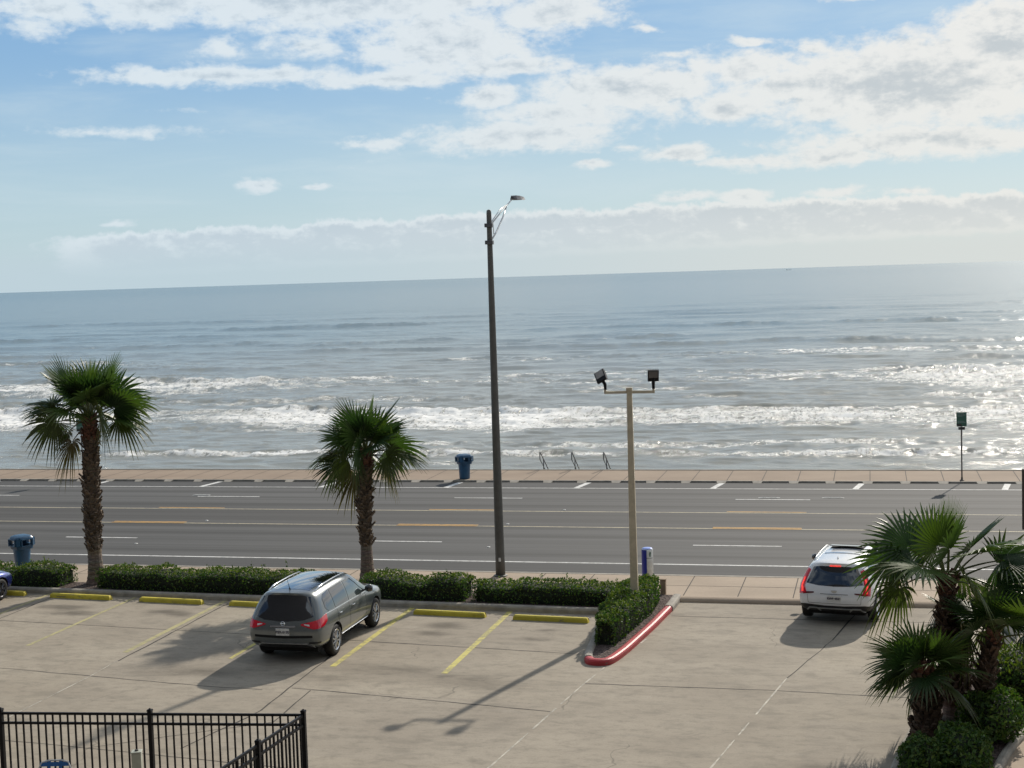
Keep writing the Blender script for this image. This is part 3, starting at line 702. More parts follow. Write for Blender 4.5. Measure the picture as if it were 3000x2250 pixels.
def hedge(name, path, w_, h_, label, seed, z0=.1, dens=420, size=.075, tops=(), cat='hedge', greens=GREENS, topyellow=.4):
    """clipped hedge following a path of (x, y, width) with leaf cards through its outer shell"""
    r = random.Random(seed); root = thing(name, label, cat, (path[0][0], path[0][1], z0), group=None)
    ox, oy = path[0][0], path[0][1]
    core = MB(); mb = MB(); st = MB()
    L = 0
    pts2 = []
    for (x0, y0, w0), (x1, y1, w1) in zip(path, path[1:]):
        n = max(1, int(math.hypot(x1 - x0, y1 - y0) / .25))
        for i in range(n): t_ = i / n; pts2.append((x0 + (x1 - x0) * t_ - ox, y0 + (y1 - y0) * t_ - oy, w0 + (w1 - w0) * t_))
    pts2.append((path[-1][0] - ox, path[-1][1] - oy, path[-1][2]))
    prof = []
    for i, (x, y, ww) in enumerate(pts2):
        a = pts2[max(i - 1, 0)]; b_ = pts2[min(i + 1, len(pts2) - 1)]
        d = Vector((b_[0] - a[0], b_[1] - a[1])).normalized(); nn = Vector((-d.y, d.x)); prof.append((x, y, ww, d, nn))
    def P_(i, v, grow=1.0, e=0):
        """v in 0..1 round the section: side, top, side"""
        x, y, ww, d, nn = prof[i]; endk = min(i, len(prof) - 1 - i); sh = 1 - .22 * math.exp(-endk * .9)
        nz = mnoise.noise(Vector((x * .9 + seed, y * .9, 3))) * .14 + mnoise.noise(Vector((x * 2.6, y * 2.6 + seed, 7))) * .09
        hw = ww / 2 * grow * sh; hh = (h_ + nz) * (sh * .25 + .75) * grow
        if v < .3: s_ = -1; z = hh * v / .3; k = -hw * (1 + .06 * math.sin(v * 10)); nv = (-nn.x, -nn.y, .15)
        elif v > .7: z = hh * (1 - v) / .3; k = hw; nv = (nn.x, nn.y, .15)
        else: z = hh * (1 + .03 * math.sin(x * 3)); k = -hw + (v - .3) / .4 * 2 * hw; nv = (0, 0, 1)
        cr = .08 * max(0, abs(k / (hw + 1e-6)) - .7) / .3
        return Vector((x + nn.x * k, y + nn.y * k, z - (cr if .28 < v < .72 else 0))), nv
    VS = [0, .15, .29, .33, .5, .67, .71, .85, 1]
    for i in range(len(prof)):
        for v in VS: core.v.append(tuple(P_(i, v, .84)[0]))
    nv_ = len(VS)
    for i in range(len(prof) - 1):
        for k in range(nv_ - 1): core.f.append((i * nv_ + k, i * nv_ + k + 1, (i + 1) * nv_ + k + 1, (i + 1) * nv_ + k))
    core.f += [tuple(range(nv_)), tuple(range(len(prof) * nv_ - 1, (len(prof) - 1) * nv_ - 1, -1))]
    length = (len(prof) - 1) * .25; peri = 2 * h_ + w_
    N = int(length * peri * dens)
    cand = []
    for _ in range(N):
        i = r.randrange(len(prof)); v = r.random()
        v = v if r.random() > .35 else r.uniform(.28, .72)
        p, nv = P_(i, v, 1.0)
        j = Vector(prof[i][3]).to_3d() * r.uniform(-.15, .15)
        dep = abs(r.gauss(0, .05)); out = mnoise.noise(Vector((p.x * 3.1, p.y * 3.1, p.z * 3.1 + seed))) * .07
        p = p + j + Vector(nv) * (out - dep); p.z = max(.02, p.z)
        cand.append((p, nv))
    gr_top = greens + [(.15, .18, .03)] * max(1, int(topyellow * 8))  # brighter yellow on top leaves puts the sunlit look into the colour
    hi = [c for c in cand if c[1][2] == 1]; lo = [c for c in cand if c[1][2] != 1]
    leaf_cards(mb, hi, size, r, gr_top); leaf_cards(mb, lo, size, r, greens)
    # ends
    for i, sgn in ((0, -1), (len(prof) - 1, 1)):
        x, y, ww, d, nn = prof[i]; e = []
        for _ in range(int(ww * h_ * dens * 1.1)):
            k = r.uniform(-.45, .45) * ww; e.append((Vector((x + nn.x * k + d.x * sgn * r.uniform(-.1, .06), y + nn.y * k + d.y * sgn * r.uniform(-.1, .06), r.uniform(.02, h_ * .95))), (d.x * sgn, d.y * sgn, .1)))
        leaf_cards(mb, e, size, r, greens)
    # stray shoots
    for _ in range(int(length * 4)):
        i = r.randrange(len(prof)); p, nv = P_(i, r.uniform(.3, .7)); hgt = r.uniform(.05, .18) * (1.8 if r.random() < .12 else 1)
        leaf_cards(mb, [(p + Vector((r.gauss(0, .02), r.gauss(0, .02), hgt * r.random())), (0, 0, 1)) for _ in range(9)], size * .9, r, gr_top)
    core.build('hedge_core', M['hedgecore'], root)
    mb.build('foliage', M['hedge'], root)
    return root
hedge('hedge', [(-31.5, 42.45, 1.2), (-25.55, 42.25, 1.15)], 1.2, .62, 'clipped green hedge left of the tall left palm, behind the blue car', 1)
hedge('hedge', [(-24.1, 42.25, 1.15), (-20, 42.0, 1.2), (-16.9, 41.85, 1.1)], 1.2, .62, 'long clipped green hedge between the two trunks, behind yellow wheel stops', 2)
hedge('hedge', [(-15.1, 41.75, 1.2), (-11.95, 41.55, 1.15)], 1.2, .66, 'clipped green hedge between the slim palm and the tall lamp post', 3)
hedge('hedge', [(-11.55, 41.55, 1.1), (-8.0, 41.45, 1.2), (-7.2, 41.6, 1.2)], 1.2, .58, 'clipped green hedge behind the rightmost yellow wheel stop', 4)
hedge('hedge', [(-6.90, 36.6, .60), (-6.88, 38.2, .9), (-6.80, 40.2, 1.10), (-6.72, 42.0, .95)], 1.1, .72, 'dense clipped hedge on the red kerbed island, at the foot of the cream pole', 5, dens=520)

def bush(name, c, rad, label, seed, n=1500, size=.10, cat='bush', greens=GREENS, yellow=False):
    r = random.Random(seed); root = thing(name, label, cat, (c[0], c[1], c[2]))
    core = MB(); bm = bmesh.new(); bmesh.ops.create_icosphere(bm, subdivisions=3, radius=1)
    f = lambda d: 1 + .22 * mnoise.noise(d * 1.7 + Vector((seed, 0, 0))) + .12 * mnoise.noise(d * 4 + Vector((0, seed, 0)))
    core.v = []
    for v in bm.verts:
        d = v.co.normalized(); q = f(d) * .80; core.v.append((d.x * rad[0] * q, d.y * rad[1] * q, max(.0, rad[2] * (1 + d.z * q) * .98)))
    core.f = [tuple(v.index for v in fc.verts) for fc in bm.faces]; bm.free()
    mb = MB(); hi = []; lo = []
    for _ in range(n):
        d = Vector((r.gauss(0, 1), r.gauss(0, 1), r.gauss(.15, 1))).normalized(); q = f(d) * r.uniform(.80, 1.04)
        p = Vector((d.x * rad[0] * q, d.y * rad[1] * q, max(.03, rad[2] * (1 + d.z * q))))
        (hi if d.z > .35 else lo).append((p, tuple(d)))
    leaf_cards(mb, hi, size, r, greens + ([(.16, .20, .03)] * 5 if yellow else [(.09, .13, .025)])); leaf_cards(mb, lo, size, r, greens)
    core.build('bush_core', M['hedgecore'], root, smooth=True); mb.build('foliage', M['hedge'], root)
    return root
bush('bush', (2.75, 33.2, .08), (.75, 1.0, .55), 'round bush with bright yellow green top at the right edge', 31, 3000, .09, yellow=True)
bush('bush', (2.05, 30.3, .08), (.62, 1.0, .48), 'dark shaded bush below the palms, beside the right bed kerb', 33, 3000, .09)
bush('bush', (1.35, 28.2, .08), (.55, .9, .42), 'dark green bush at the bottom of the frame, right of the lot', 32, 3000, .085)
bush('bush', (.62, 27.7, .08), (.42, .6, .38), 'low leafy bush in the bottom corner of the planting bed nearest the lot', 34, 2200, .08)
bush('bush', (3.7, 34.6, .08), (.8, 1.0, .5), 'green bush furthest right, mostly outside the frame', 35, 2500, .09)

def frond(mb, o, az, el, plen, blen, droop, r, age=0., spread=122, nseg=30):
    """one fan leaf: petiole, then a pleated fan of pointed segments"""
    o = Vector(o); hd = Vector((math.cos(az), math.sin(az), 0)); pts = []
    e = el; p = o.copy(); steps = 7
    for i in range(steps + 1):
        pts.append(p.copy()); dv = hd * math.cos(e) + Vector((0, 0, math.sin(e))); p = p + dv * plen / steps; e -= droop * .40 / steps
    g1 = (.10, .12, .035) if age < .7 else (.14, .10, .045)
    mb.cc = g1; mb.tube(pts, [.030 - .018 * i / steps for i in range(steps + 1)], 5)
    hub = pts[-1]; ax = (hd * math.cos(e) + Vector((0, 0, math.sin(e)))).normalized()
    side = Vector((-hd.y, hd.x, 0)); nrm = side.cross(ax).normalized() * -1
    if nrm.z < 0: nrm = -nrm
    tw = r.gauss(0, .95); side = (Matrix.Rotation(tw, 3, ax) @ side); nrm = (Matrix.Rotation(tw, 3, ax) @ nrm)
    base = r.choice([(.036, .072, .020), (.050, .092, .024), (.068, .112, .028), (.028, .058, .022)])
    if age > .8: base = (.11, .085, .035)
    elif age > .6: base = tuple(b_ * .6 + c_ * .4 for b_, c_ in zip(base, (.09, .09, .03)))
    elif age < .08: base = (.085, .13, .022)
    sp_ = R(spread) * (.35 if age < .05 else 1)
    dth = 2 * sp_ / nseg
    for k in range(nseg):
        th = -sp_ + dth * (k + .5)
        Lk = blen * (.70 + .30 * math.cos(th * .8)) * r.uniform(.93, 1.05)
        cup = .28 * (1 - math.cos(th)) * blen  # sides of the fan fold up
        dirk = ax * math.cos(th) + side * math.sin(th)
        perp = -ax * math.sin(th) + side * math.cos(th)
        rows = []
        fused = .56
        dr = droop * r.uniform(.4, 1.3) * (.08 + .50 * age)
        for j, s_ in enumerate((.04, .25, .5, .68, .85, 1.0)):
            q = hub + dirk * Lk * s_ + nrm * (cup * s_ * s_ * .5) - Vector((0, 0, 1)) * dr * Lk * max(0, s_ - .25) ** 2 * 1.6
            hw = Lk * s_ * dth * .5 if s_ <= fused else Lk * fused * dth * .5 * max(.04, (1 - s_) / (1 - fused)) ** .8
            pl = .35 * hw
            rows.append((q - perp * hw - nrm * pl * .5, q + nrm * pl, q + perp * hw - nrm * pl * .5))
        n0 = len(mb.v)
        for j, row in enumerate(rows):
            tipf = j / 5; kk = r.uniform(.85, 1.15)
            tip = (.13, .105, .04) if age > .45 else (.07, .11, .02)
            cc = tuple((a_ * (1 - .55 * tipf ** 3) + b_ * .55 * tipf ** 3) * kk for a_, b_ in zip(base, tip))
            mb.cc = cc; mb.add(row, [])
        for j in range(5):
            a_ = n0 + j * 3; mb.f += [(a_, a_ + 1, a_ + 4, a_ + 3), (a_ + 1, a_ + 2, a_ + 5, a_ + 4)]
def palm(label, base, top, r0, r1, nf, plen, blen, seed, smooth_to=.25, flare=1.5, boots=.82, elmin=-25, extra=(), skirt=0, tintb=(.115, .085, .06), slim=1.0):
    r = random.Random(seed); root = thing('palm_tree', label, 'palm tree', base)
    T = Vector(top) - Vector(base); Hh = T.z
    cen = lambda s_: Vector((T.x * s_ + .04 * math.sin(s_ * 5 + seed), T.y * s_, T.z * s_))
    rad = lambda s_: (r0 * (1 - s_) + r1 * s_) * (1 + (flare - 1) * math.exp(-s_ * Hh / .35)) * (1 + .06 * math.sin(s_ * 9 + seed))
    mb = MB(); n = int(Hh / .05); k = 14
    for i in range(n + 1):
        s_ = i / n; c = cen(s_); rr = rad(s_) * (1 + (.03 * math.sin(i * 1.9)))
        mb.cc = tuple(q * r.uniform(.85, 1.1) for q in ((.17, .135, .105) if s_ < smooth_to else tintb))
        mb.add([(c.x + math.cos(2 * PI * j / k) * rr * r.uniform(.97, 1.03), c.y + math.sin(2 * PI * j / k) * rr * r.uniform(.97, 1.03), c.z) for j in range(k)], [])
    for i in range(n):
        for j in range(k): a, b_ = i * k + j, i * k + (j + 1) % k; mb.f.append((a, b_, b_ + k, a + k))
    mb.f.append(tuple(range(n * k, n * k + k)))
    # old leaf bases
    zz = smooth_to * Hh; ai = 0
    while zz < Hh * 1.0:
        s_ = zz / Hh; c = cen(s_); rr = rad(s_); ai += 2.39996
        if r.random() < boots:
            a = ai + r.uniform(-.2, .2); red_ = s_ > .86
            L = r.uniform(.07, .20) * (1.0 if red_ else 1); wd = r.uniform(.05, .09); out = r.uniform(.4, 1.1) if not red_ else r.uniform(.5, .9)
            d = Vector((math.cos(a), math.sin(a), 0)); sd2 = Vector((-d.y, d.x, 0)); p = c + d * rr * .93
            tip = p + d * L * out + Vector((0, 0, L * .9)); qk = r.uniform(.7, 1.5)
            mb.cc = tuple(q * qk for q in (tintb if not red_ else (.12, .055, .035)))
            v0 = [p - sd2 * wd - Vector((0, 0, .03)), p + sd2 * wd - Vector((0, 0, .03)), tip + sd2 * wd * .55, tip - sd2 * wd * .55]
            v1 = [q - d * .025 + Vector((0, 0, .03)) for q in v0]
            mb.add(v0 + v1, [(0, 1, 2, 3), (7, 6, 5, 4), (3, 2, 6, 7), (0, 3, 7, 4), (1, 5, 6, 2)])
        zz += .0105 / max(.1, r0 / .2) * 1.0
    mb.build('trunk', M['trunk'], root)
    cr = MB(); o = T.copy()
    for i in range(nf):
        age = (i + .5) / nf; az = i * 2.39996 + seed
        el = R(84 - (84 - elmin) * age ** 1.05 + r.gauss(0, 5))
        fac = (.78 + .35 * math.sin(min(1, age * 1.6) * PI / 2)) * (1 - .16 * age)
        frond(cr, o + Vector((math.cos(az) * r1 * .5, math.sin(az) * r1 * .5, -.22 * age)), az, el, plen * fac * (.74 + .34 * min(1, age * 1.3)) * r.uniform(.85, 1.1), blen * fac * r.uniform(.85, 1.08), .45 + .9 * age, r, age * .72)
    for (az, el, pl, bl, ag, dr) in extra: frond(cr, o, R(az), R(el), pl, bl, dr, r, ag)
    for i in range(skirt):
        az = r.uniform(0, 6.28); frond(cr, o + Vector((0, 0, -.25)), az, R(r.uniform(-55, -25)), plen * .8, blen * .8, 1.3, r, .95)
    cr.build('crown', M['frond'], root)
    return root
palm('tall palm with a wide fan crown at the left, hiding a green sign', (-24.65, 42.55, .1), (-24.84, 42.9, 5.45), .235, .20, 26, 1.02, 1.28, 3, .20, 1.45, elmin=20, extra=((182, 22, 1.35, 1.05, .45, .7), (176, 0, 1.2, .95, .5, .8), (200, -25, .85, .75, .7, 1.0), (-5, 25, 1.3, 1.1, .3, .4), (-12, 4, 1.15, 1.0, .45, .7), (60, 85, .8, 1.2, .03, .1), (0, 62, 1.2, 1.25, .12, .25), (110, 60, 1.15, 1.2, .15, .3), (235, 64, 1.15, 1.25, .12, .3), (300, 55, 1.0, 1.2, .2, .3), (170, 52, 1.25, 1.15, .15, .3)), skirt=2)
palm('slim palm behind the grey car, crown against the surf', (-15.62, 43.0, .1), (-15.55, 43.3, 4.30), .20, .14, 23, .78, 1.14, 8, .30, 1.45, elmin=16, extra=((180, 2, 1.15, .95, .5, .9), (195, -14, .95, .9, .5, 1.1), (-5, 4, 1.15, .95, .5, .9), (10, -28, .8, .8, .85, 1.4), (20, 62, .9, 1.12, .12, .3), (150, 64, .9, 1.1, .15, .3), (265, 58, .85, 1.15, .12, .3), (60, 80, .8, 1.0, .04, .1)), skirt=1)
palm('tallest palm of the right group, its drooping fronds over the white car', (1.3, 31.5, .1), (1.28, 31.5, 3.10), .17, .14, 14, .95, 1.12, 14, .1, 1.1, elmin=15, extra=((178, 26, 1.15, 1.0, .4, 1.2), (186, 4, 1.0, .9, .75, 1.8), (5, 25, 1.15, 1.1, .35, .9), (-14, 2, 1.0, 1.0, .5, 1.4), (80, 80, .6, 1.1, .04, .1)), tintb=(.085, .05, .035), skirt=2)
palm('small bushy palm nearest the lot in the right group, leafy stump below', (.80, 29.75, .1), (.72, 29.8, 1.62), .25, .16, 18, .40, .88, 5, .0, 1.3, elmin=2, tintb=(.10, .07, .05), boots=1, extra=((185, -14, .42, .8, .45, .8),))
palm('leaning palm right of the small bushy palm, mulch behind its trunk', (1.85, 30.6, .1), (2.12, 30.75, 2.15), .14, .12, 9, .5, .90, 21, .0, 1.1, elmin=10, tintb=(.085, .055, .038), extra=((20, 35, .9, 1.2, .05, .4), (-30, 30, .8, 1.15, .06, .4)))
palm('dark trunked palm in the middle of the right group, behind the small one', (1.52, 31.9, .1), (1.60, 32.1, 2.1), .14, .12, 8, .38, .68, 27, .0, 1.1, elmin=5, tintb=(.060, .035, .028))

# ------------------------------------------------------------------ street furniture
# wheel stops
def wheel_stop():
    mb = MB(); L = 2.18
    mb.add([(s * L / 2 * k, y, z) for s in (-1, 1) for (y, z, k) in ((-.085, 0, 1), (-.075, .10, .985), (-.045, .135, .955), (.045, .135, .955), (.075, .10, .985), (.085, 0, 1))],
           [(0, 1, 7, 6), (1, 2, 8, 7), (2, 3, 9, 8), (3, 4, 10, 9), (4, 5, 11, 10), (5, 4, 3, 2, 1, 0), (6, 7, 8, 9, 10, 11)])
    return mb.build('wheel_stop', M['yellow'])
st0 = None
for (x, y, lb) in ((-27.35, 41.08, 'yellow concrete wheel stop half hidden behind the blue car wheel'), (-24.2, 40.78, 'yellow wheel stop just below the tall left palm'),
                   (-21.0, 40.52, 'yellow wheel stop second right of the blue car, below the long hedge'), (-17.92, 40.28, 'yellow wheel stop cut off by the left side of the grey car'),
                   (-11.98, 39.78, 'yellow wheel stop first to the right of the grey car'), (-8.97, 39.46, 'yellow wheel stop beside the island hedge, rightmost of the row')):
    if st0 is None: o = st0 = wheel_stop()
    else: o = st0.copy(); COL.objects.link(o)
    o.location = (x, y, .002); o.rotation_euler = (0, 0, R(-4.9 + rnd.uniform(-.5, .5)))
    tag(o, lb, 'wheel stop', 'yellow wheel stops along the hedge')

# trash cans
def bin_():
    root = thing('litter_bin', 'x', 'litter bin')
    mb = MB(); mb.lathe([(.235, 0), (.25, .04), (.262, .35), (.285, .66), (.292, .74), (.26, .745), (.24, .5), (.22, .05)], 28); mb.build('body', M['bluebin'], root, True)
    mb = MB()
    # lid: collar, four corner pillars, domed top
    def ring(h, k, n=32, sq=4.5):
        out = []
        for i in range(n):
            a = 2 * PI * i / n; c, s_ = math.cos(a), math.sin(a); q = (abs(c) ** sq + abs(s_) ** sq) ** (-1 / sq)
            out.append((c * q * k, s_ * q * k, h))
        return out
    def loft(rings, cap=True):
        n = len(rings[0]); vs_ = [p for r_ in rings for p in r_]
        fs = [(i * n + j, i * n + (j + 1) % n, (i + 1) * n + (j + 1) % n, (i + 1) * n + j) for i in range(len(rings) - 1) for j in range(n)]
        if cap: fs.append(tuple(range((len(rings) - 1) * n, len(rings) * n)))
        mb.add(vs_, fs)
    loft([ring(.71, .27), ring(.71, .305), ring(.80, .315), ring(.84, .315), ring(.84, .27), ring(.74, .26)], False)
    loft([ring(1.04, .27), ring(1.04, .325), ring(1.09, .325), ring(1.14, .29), ring(1.175, .20), ring(1.19, .08)])
    for a in (45, 135, 225, 315):
        c, s_ = math.cos(R(a)), math.sin(R(a)); mb.box((c * .365, s_ * .365, .94), (.15, .10, .24), R(a + 90))
    mb.build('lid', M['bluebin'], root, False)
    for a in (0, 90, 180, 270):
        mh = MB(); c, s_ = math.cos(R(a)), math.sin(R(a)); rot = Matrix.Rotation(R(a), 3, 'Z')
        for (cx, cy, cz, dx, dy, dz) in ((.335, 0, .835, .10, .40, .03), (.335, 0, 1.055, .11, .40, .03), (.335, .195, .945, .10, .03, .20), (.335, -.195, .945, .10, .03, .20)):
            mh.box(rot @ Vector((cx, cy, cz)), (dx, dy, dz), R(a))
        mh.build('opening', M['bluebin'], root)
    return root
b0 = bin_(); b0.location = (-28.62, 44.6, SW); b0.rotation_euler = (0, 0, R(62)); b0['label'] = 'blue litter bin behind the hedge at the left edge'; b0['group'] = 'blue litter bins beside the road'
b1 = dup(b0, (-19.2, 67.0, PZ), R(40), 'dark blue litter bin on the far promenade against the surf')

# street lamp
SL = thing('street_lamp', 'tall grey street lamp with a silver bracket arm, rising above the horizon', 'street lamp', (-11.8, 44.92, SW))
mb = MB(); mb.lathe([(.155, 0), (.150, .6), (.128, 4), (.103, 8), (.078, 11.45), (.07, 11.53), (.03, 11.56)], 16); mb.build('pole', M['darksteel'], SL, True)
mb = MB(); mb.lathe([(.22, 0), (.22, .03), (.17, .05)], 16); mb.build('base_plate', M['darksteel'], SL)
for z in (11.07, 10.54):
    mb = MB(); mb.box((0, 0, z), (.20, .26, .125)); mb.box((0, -.1, z), (.25, .07, .12)); mb.build('clamp', M['lampgrey'], SL, bevel=.008)
mb = MB(); mb.box((.03, -.157, .55), (.07, .012, .12)); mb.build('number_tag', M['plate'], SL)
mb = MB(); mb.tube([(0.02, .1, 11.09), (.14, 1.1, 11.55), (.24, 1.85, 11.88), (.28, 2.05, 12.0)], .022, 8); mb.tube([(.03, .1, 11.16), (.12, .9, 11.58), (.19, 1.45, 11.74)], .015, 8); mb.build('upper_arm', M['galv'], SL, True)
mb = MB(); mb.tube([(0.02, .1, 10.60), (.07, .55, 10.86), (.14, 1.2, 11.35), (.18, 1.55, 11.70)], .026, 8); mb.tube([(.03, .35, 11.2), (.03, .42, 10.80)], .013, 6); mb.build('brace', M['galv'], SL, True)
hd = MB(); hv = []
for (yy, ww, zt, zb) in ((1.98, .06, .05, -.02), (2.1, .12, .08, -.05), (2.35, .17, .075, -.06), (2.7, .16, .05, -.045), (2.85, .08, .02, -.03)):
    hv.append([(.28 - ww + (yy - 2) * .15, yy, 12.0 + zb), (.28 + ww + (yy - 2) * .15, yy, 12.0 + zb), (.28 + ww * .7 + (yy - 2) * .15, yy, 12.0 + zt), (.28 - ww * .7 + (yy - 2) * .15, yy, 12.0 + zt)])
hd.add([p for q in hv for p in q], [(i * 4 + k, (i + 1) * 4 + k, (i + 1) * 4 + (k + 1) % 4, i * 4 + (k + 1) % 4) for i in range(4) for k in range(4)] + [(0, 1, 2, 3), (19, 18, 17, 16)])
hd.build('luminaire', M['lampgrey'], SL)

# cream floodlight pole
FL = thing('floodlight_pole', 'cream square pole with two black floodlights, standing in the island hedge', 'floodlight', (-6.68, 39.9, .1), R(4))
mb = MB(); mb.box((0, 0, 3.13), (.215, .215, 6.26), taper=.66)
mb.box((0, 0, 6.28), (.165, .165, .09)); mb.build('pole', M['cream'], FL, bevel=.006)
mb = MB(); mb.box((.38, 0, 6.20), (.60, .07, .07)); mb.box((-.38, 0, 6.20), (.60, .07, .07)); mb.build('crossarm', M['cream'], FL)
for sx_ in (-1, 1):
    mb = MB(); mb.tube([(sx_ * .66, 0, 6.16), (sx_ * .66, 0, 6.30)], .034, 8); mb.build('bracket', M['cream'], FL)
    f = MB()
    if sx_ < 0:
        rot = Matrix.Rotation(R(-12), 3, 'Z') @ Matrix.Rotation(R(-30), 3, 'Y') @ Matrix.Rotation(R(-30), 3, 'X')
    else: rot = Matrix.Rotation(R(8), 3, 'Z') @ Matrix.Rotation(R(28), 3, 'X')
    c = Vector((sx_ * .66, 0, 6.50)) + (Vector((-.10, 0, .10)) if sx_ < 0 else Vector((0, 0, .09)))
    f.tube([(sx_ * .66, 0, 6.28), (sx_ * .66, 0, 6.42), tuple(c)], [.04, .045, .05], 10)
    f.box(c + rot @ Vector((0, 0, .06)), (.30, .075, .33), mat=rot)
    for q in (-.14, -.07, 0, .07, .14): f.box(c + rot @ Vector((q, .055, .06)), (.012, .05, .30), mat=rot)
    fo_ = f.build('floodlight', M['blackmetal'], FL)
    l = MB(); l.box(c + rot @ Vector((0, -.041, .11)), (.24, .006, .20), mat=rot); l.build('lens', M['lens'] if sx_ < 0 else M['lampgrey'], fo_)

# kiosk column
K = thing('call_point', 'round white and blue column with a pale blue top beside the cream pole', 'call point', (-6.93, 43.9, SW), R(0))
def arc(mb, r_, z0, z1, a0, a1, n=12):
    mb.add([(math.cos(R(a0 + (a1 - a0) * i / n)) * r_, math.sin(R(a0 + (a1 - a0) * i / n)) * r_, z) for z in (z0, z1) for i in range(n + 1)], [(i, i + 1, i + n + 2, i + n + 1) for i in range(n)])
mb = MB(); mb.lathe([(.17, 0), (.17, 1.10), (.165, 1.13)], 32); mb.build('column', M['kioskwhite'], K, True)
mb = MB(); arc(mb, .174, .01, 1.12, 145, 272); mb.build('blue_panel', M['kioskblue'], K, True)
mb = MB(); mb.lathe([(.155, 1.131), (.155, 1.15), (.12, 1.165), (.0, 1.17)], 32, cap=False); mb.build('top_lens', M['ktop'], K, True)
mb = MB()
for (a0, a1, z0, z1) in ((298, 318, .92, .95), (298, 304, .95, 1.02), (306, 312, .97, 1.05), (313, 318, .93, 1.05), (300, 316, 1.02, 1.05)): arc(mb, .175, z0, z1, a0, a1, 4)
mb.build('emblem', M['signgreen'], K)
for z in (.24, .86):
    mb = MB(); arc(mb, .1745, z, z + .012, 272, 350); mb.build('seam', M['lampgrey'], K)
mb = MB(); mb.box((0, 0, .22), (.16, .16, .44)); mb.box((0, 0, .45), (.19, .19, .03))
o = mb.build('marker_post', M['wood']); o.location = (-6.3, 42.75, SW); tag(o, 'short brown wooden post with a pale cap at the end of the island hedge', 'post')

# signs on the promenade
def sign():
    root = thing('parking_sign', 'x', 'sign')
    mb = MB(); mb.tube([(0, 0, 0), (0, 0, 2.95)], .03, 8); mb.lathe([(.10, 0), (.09, .03), (.045, .05), (.04, .16)], 12); mb.build('post', M['darkpost'], root)
    mb = MB(); mb.box((0, -.04, 2.68), (.43, .012, .62)); p = mb.build('panel', M['signgreen'], root)
    mb = MB()
    r = random.Random(4)
    for k, (z, n, h_) in enumerate(((2.93, 4, .022), (2.87, 5, .022), (2.82, 3, .02), (2.60, 4, .02), (2.55, 4, .02))):
        x = -.17
        for i in range(n):
            wd = r.uniform(.04, .08); mb.box((x + wd / 2, -.0475, z), (wd, .003, h_)); x += wd + .02
    join_into(p, mb.build('lettering', M['signpale'], p))
    mb = MB(); mb.box((-.10, -.0475, 2.44), (.20, .003, .10)); mb.build('dark_patch', M['darkpost'], p)
    mb = MB(); mb.box((0, -.045, 2.29), (.28, .012, .12)); mb.build('lower_plate', M['darkpost'], root)
    return root
s0 = sign(); s0.location = (3.35, 66.78, PZ); s0.rotation_euler = (0, 0, R(8)); s0['label'] = 'green parking sign on a thin post at the right of the promenade'; s0['group'] = 'green signs on the promenade'
s1 = dup(s0, (-39.2, 66.9, PZ), R(12), 'green parking sign on the promenade, half hidden behind the tall left palm')
mb = MB(); mb.tube([(0, 0, 0), (0, 0, 3.6)], .035, 8)
rt = thing('signboard', 'dark panel on a post cut off by the right edge of the frame', 'sign', (4.15, 43.6, SW)); mb.build('post', M['darkpost'], rt)
mb = MB(); mb.box((0, -.045, 2.75), (.70, .03, 1.72)); mb.build('panel', M['darkpost'], rt)

# hand rails and beach steps
mb = MB()
for k in range(9): mb.box((-14.4, 70.45 + k * .32, -.46 - k * .30), (6.5, .36, .6 + .002 * k))
tag(mb.build('beach_steps', M['kerb']), kind='structure')
hr = thing('handrail', 'x', 'handrail', (0, 0, 0), 0, 'handrails down the beach steps')
mb = MB(); mb.tube([(0, 0, .53), (0, -.01, .56), (0, 0, .84), (0, .04, .88), (0, .12, .85), (.0, 1.35, .08), (0, 2.4, -.60)], .024, 8); mb.build('top_rail', M['rail'], hr, True)
mb = MB(); mb.tube([(0, 0, .53), (0, .04, .50), (0, 1.3, -.25), (0, 2.3, -.92)], .02, 8); mb.build('lower_rail', M['rail'], hr, True)
for yy, zt in ((.75, .47), (2.0, -.34)):
    mb = MB(); mb.tube([(0, yy, zt), (0, yy, zt - 1.2)], .024, 8); mb.build('post', M['rail'], hr, True)
for k, (x, lb) in enumerate(((-16.2, 'dark sloping handrail at the seawall, left one of three'), (-14.62, 'dark sloping handrail at the seawall, middle one of three'), (-13.05, 'dark sloping handrail at the seawall, nearest the cream pole'))):
    o = hr if k == 0 else dup(hr, (x, 69.96, PZ), None)
    o.location = (x, 69.96, PZ); o['label'] = lb

# black fence
fence = thing('metal_fence', 'black picket fence with a return panel at the bottom left of the lot', 'fence', (-10.17, 24.43, 0))
def fpost(p): 
    mb = MB(); mb.box((p[0], p[1], .93), (.075, .075, 1.86)); mb.box((p[0], p[1], 1.875), (.095, .095, .03), taper=.8); mb.tube([(p[0], p[1], 1.88), (p[0], p[1], 1.91)], [.03, .012], 8); mb.build('post', M['blackmetal'], fence)
def fpanel(a, b, n):
    a = Vector(a); b = Vector(b); d = b - a; rz = math.atan2(d.y, d.x); L = d.length; mid = (a + b) / 2
    mb = MB()
    for z in (1.80, 1.62, .2): mb.box((mid.x, mid.y, z), (L, .038, .044), rz)
    for i in range(1, n): 
        p = a + d * i / n; mb.box((p.x, p.y, .93), (.028, .028, 1.73), rz)
    mb.build('panel', M['blackmetal'], fence)
C0 = (0, 0); d1 = Vector((-2.853, -.337)); A1 = d1; A2 = d1 * 2; A3 = d1 * 3
for p in (C0, tuple(A1), tuple(A2), tuple(A3)): fpost(p)
fpanel(C0, A1, 20); fpanel(A1, A2, 20); fpanel(A2, A3, 20)
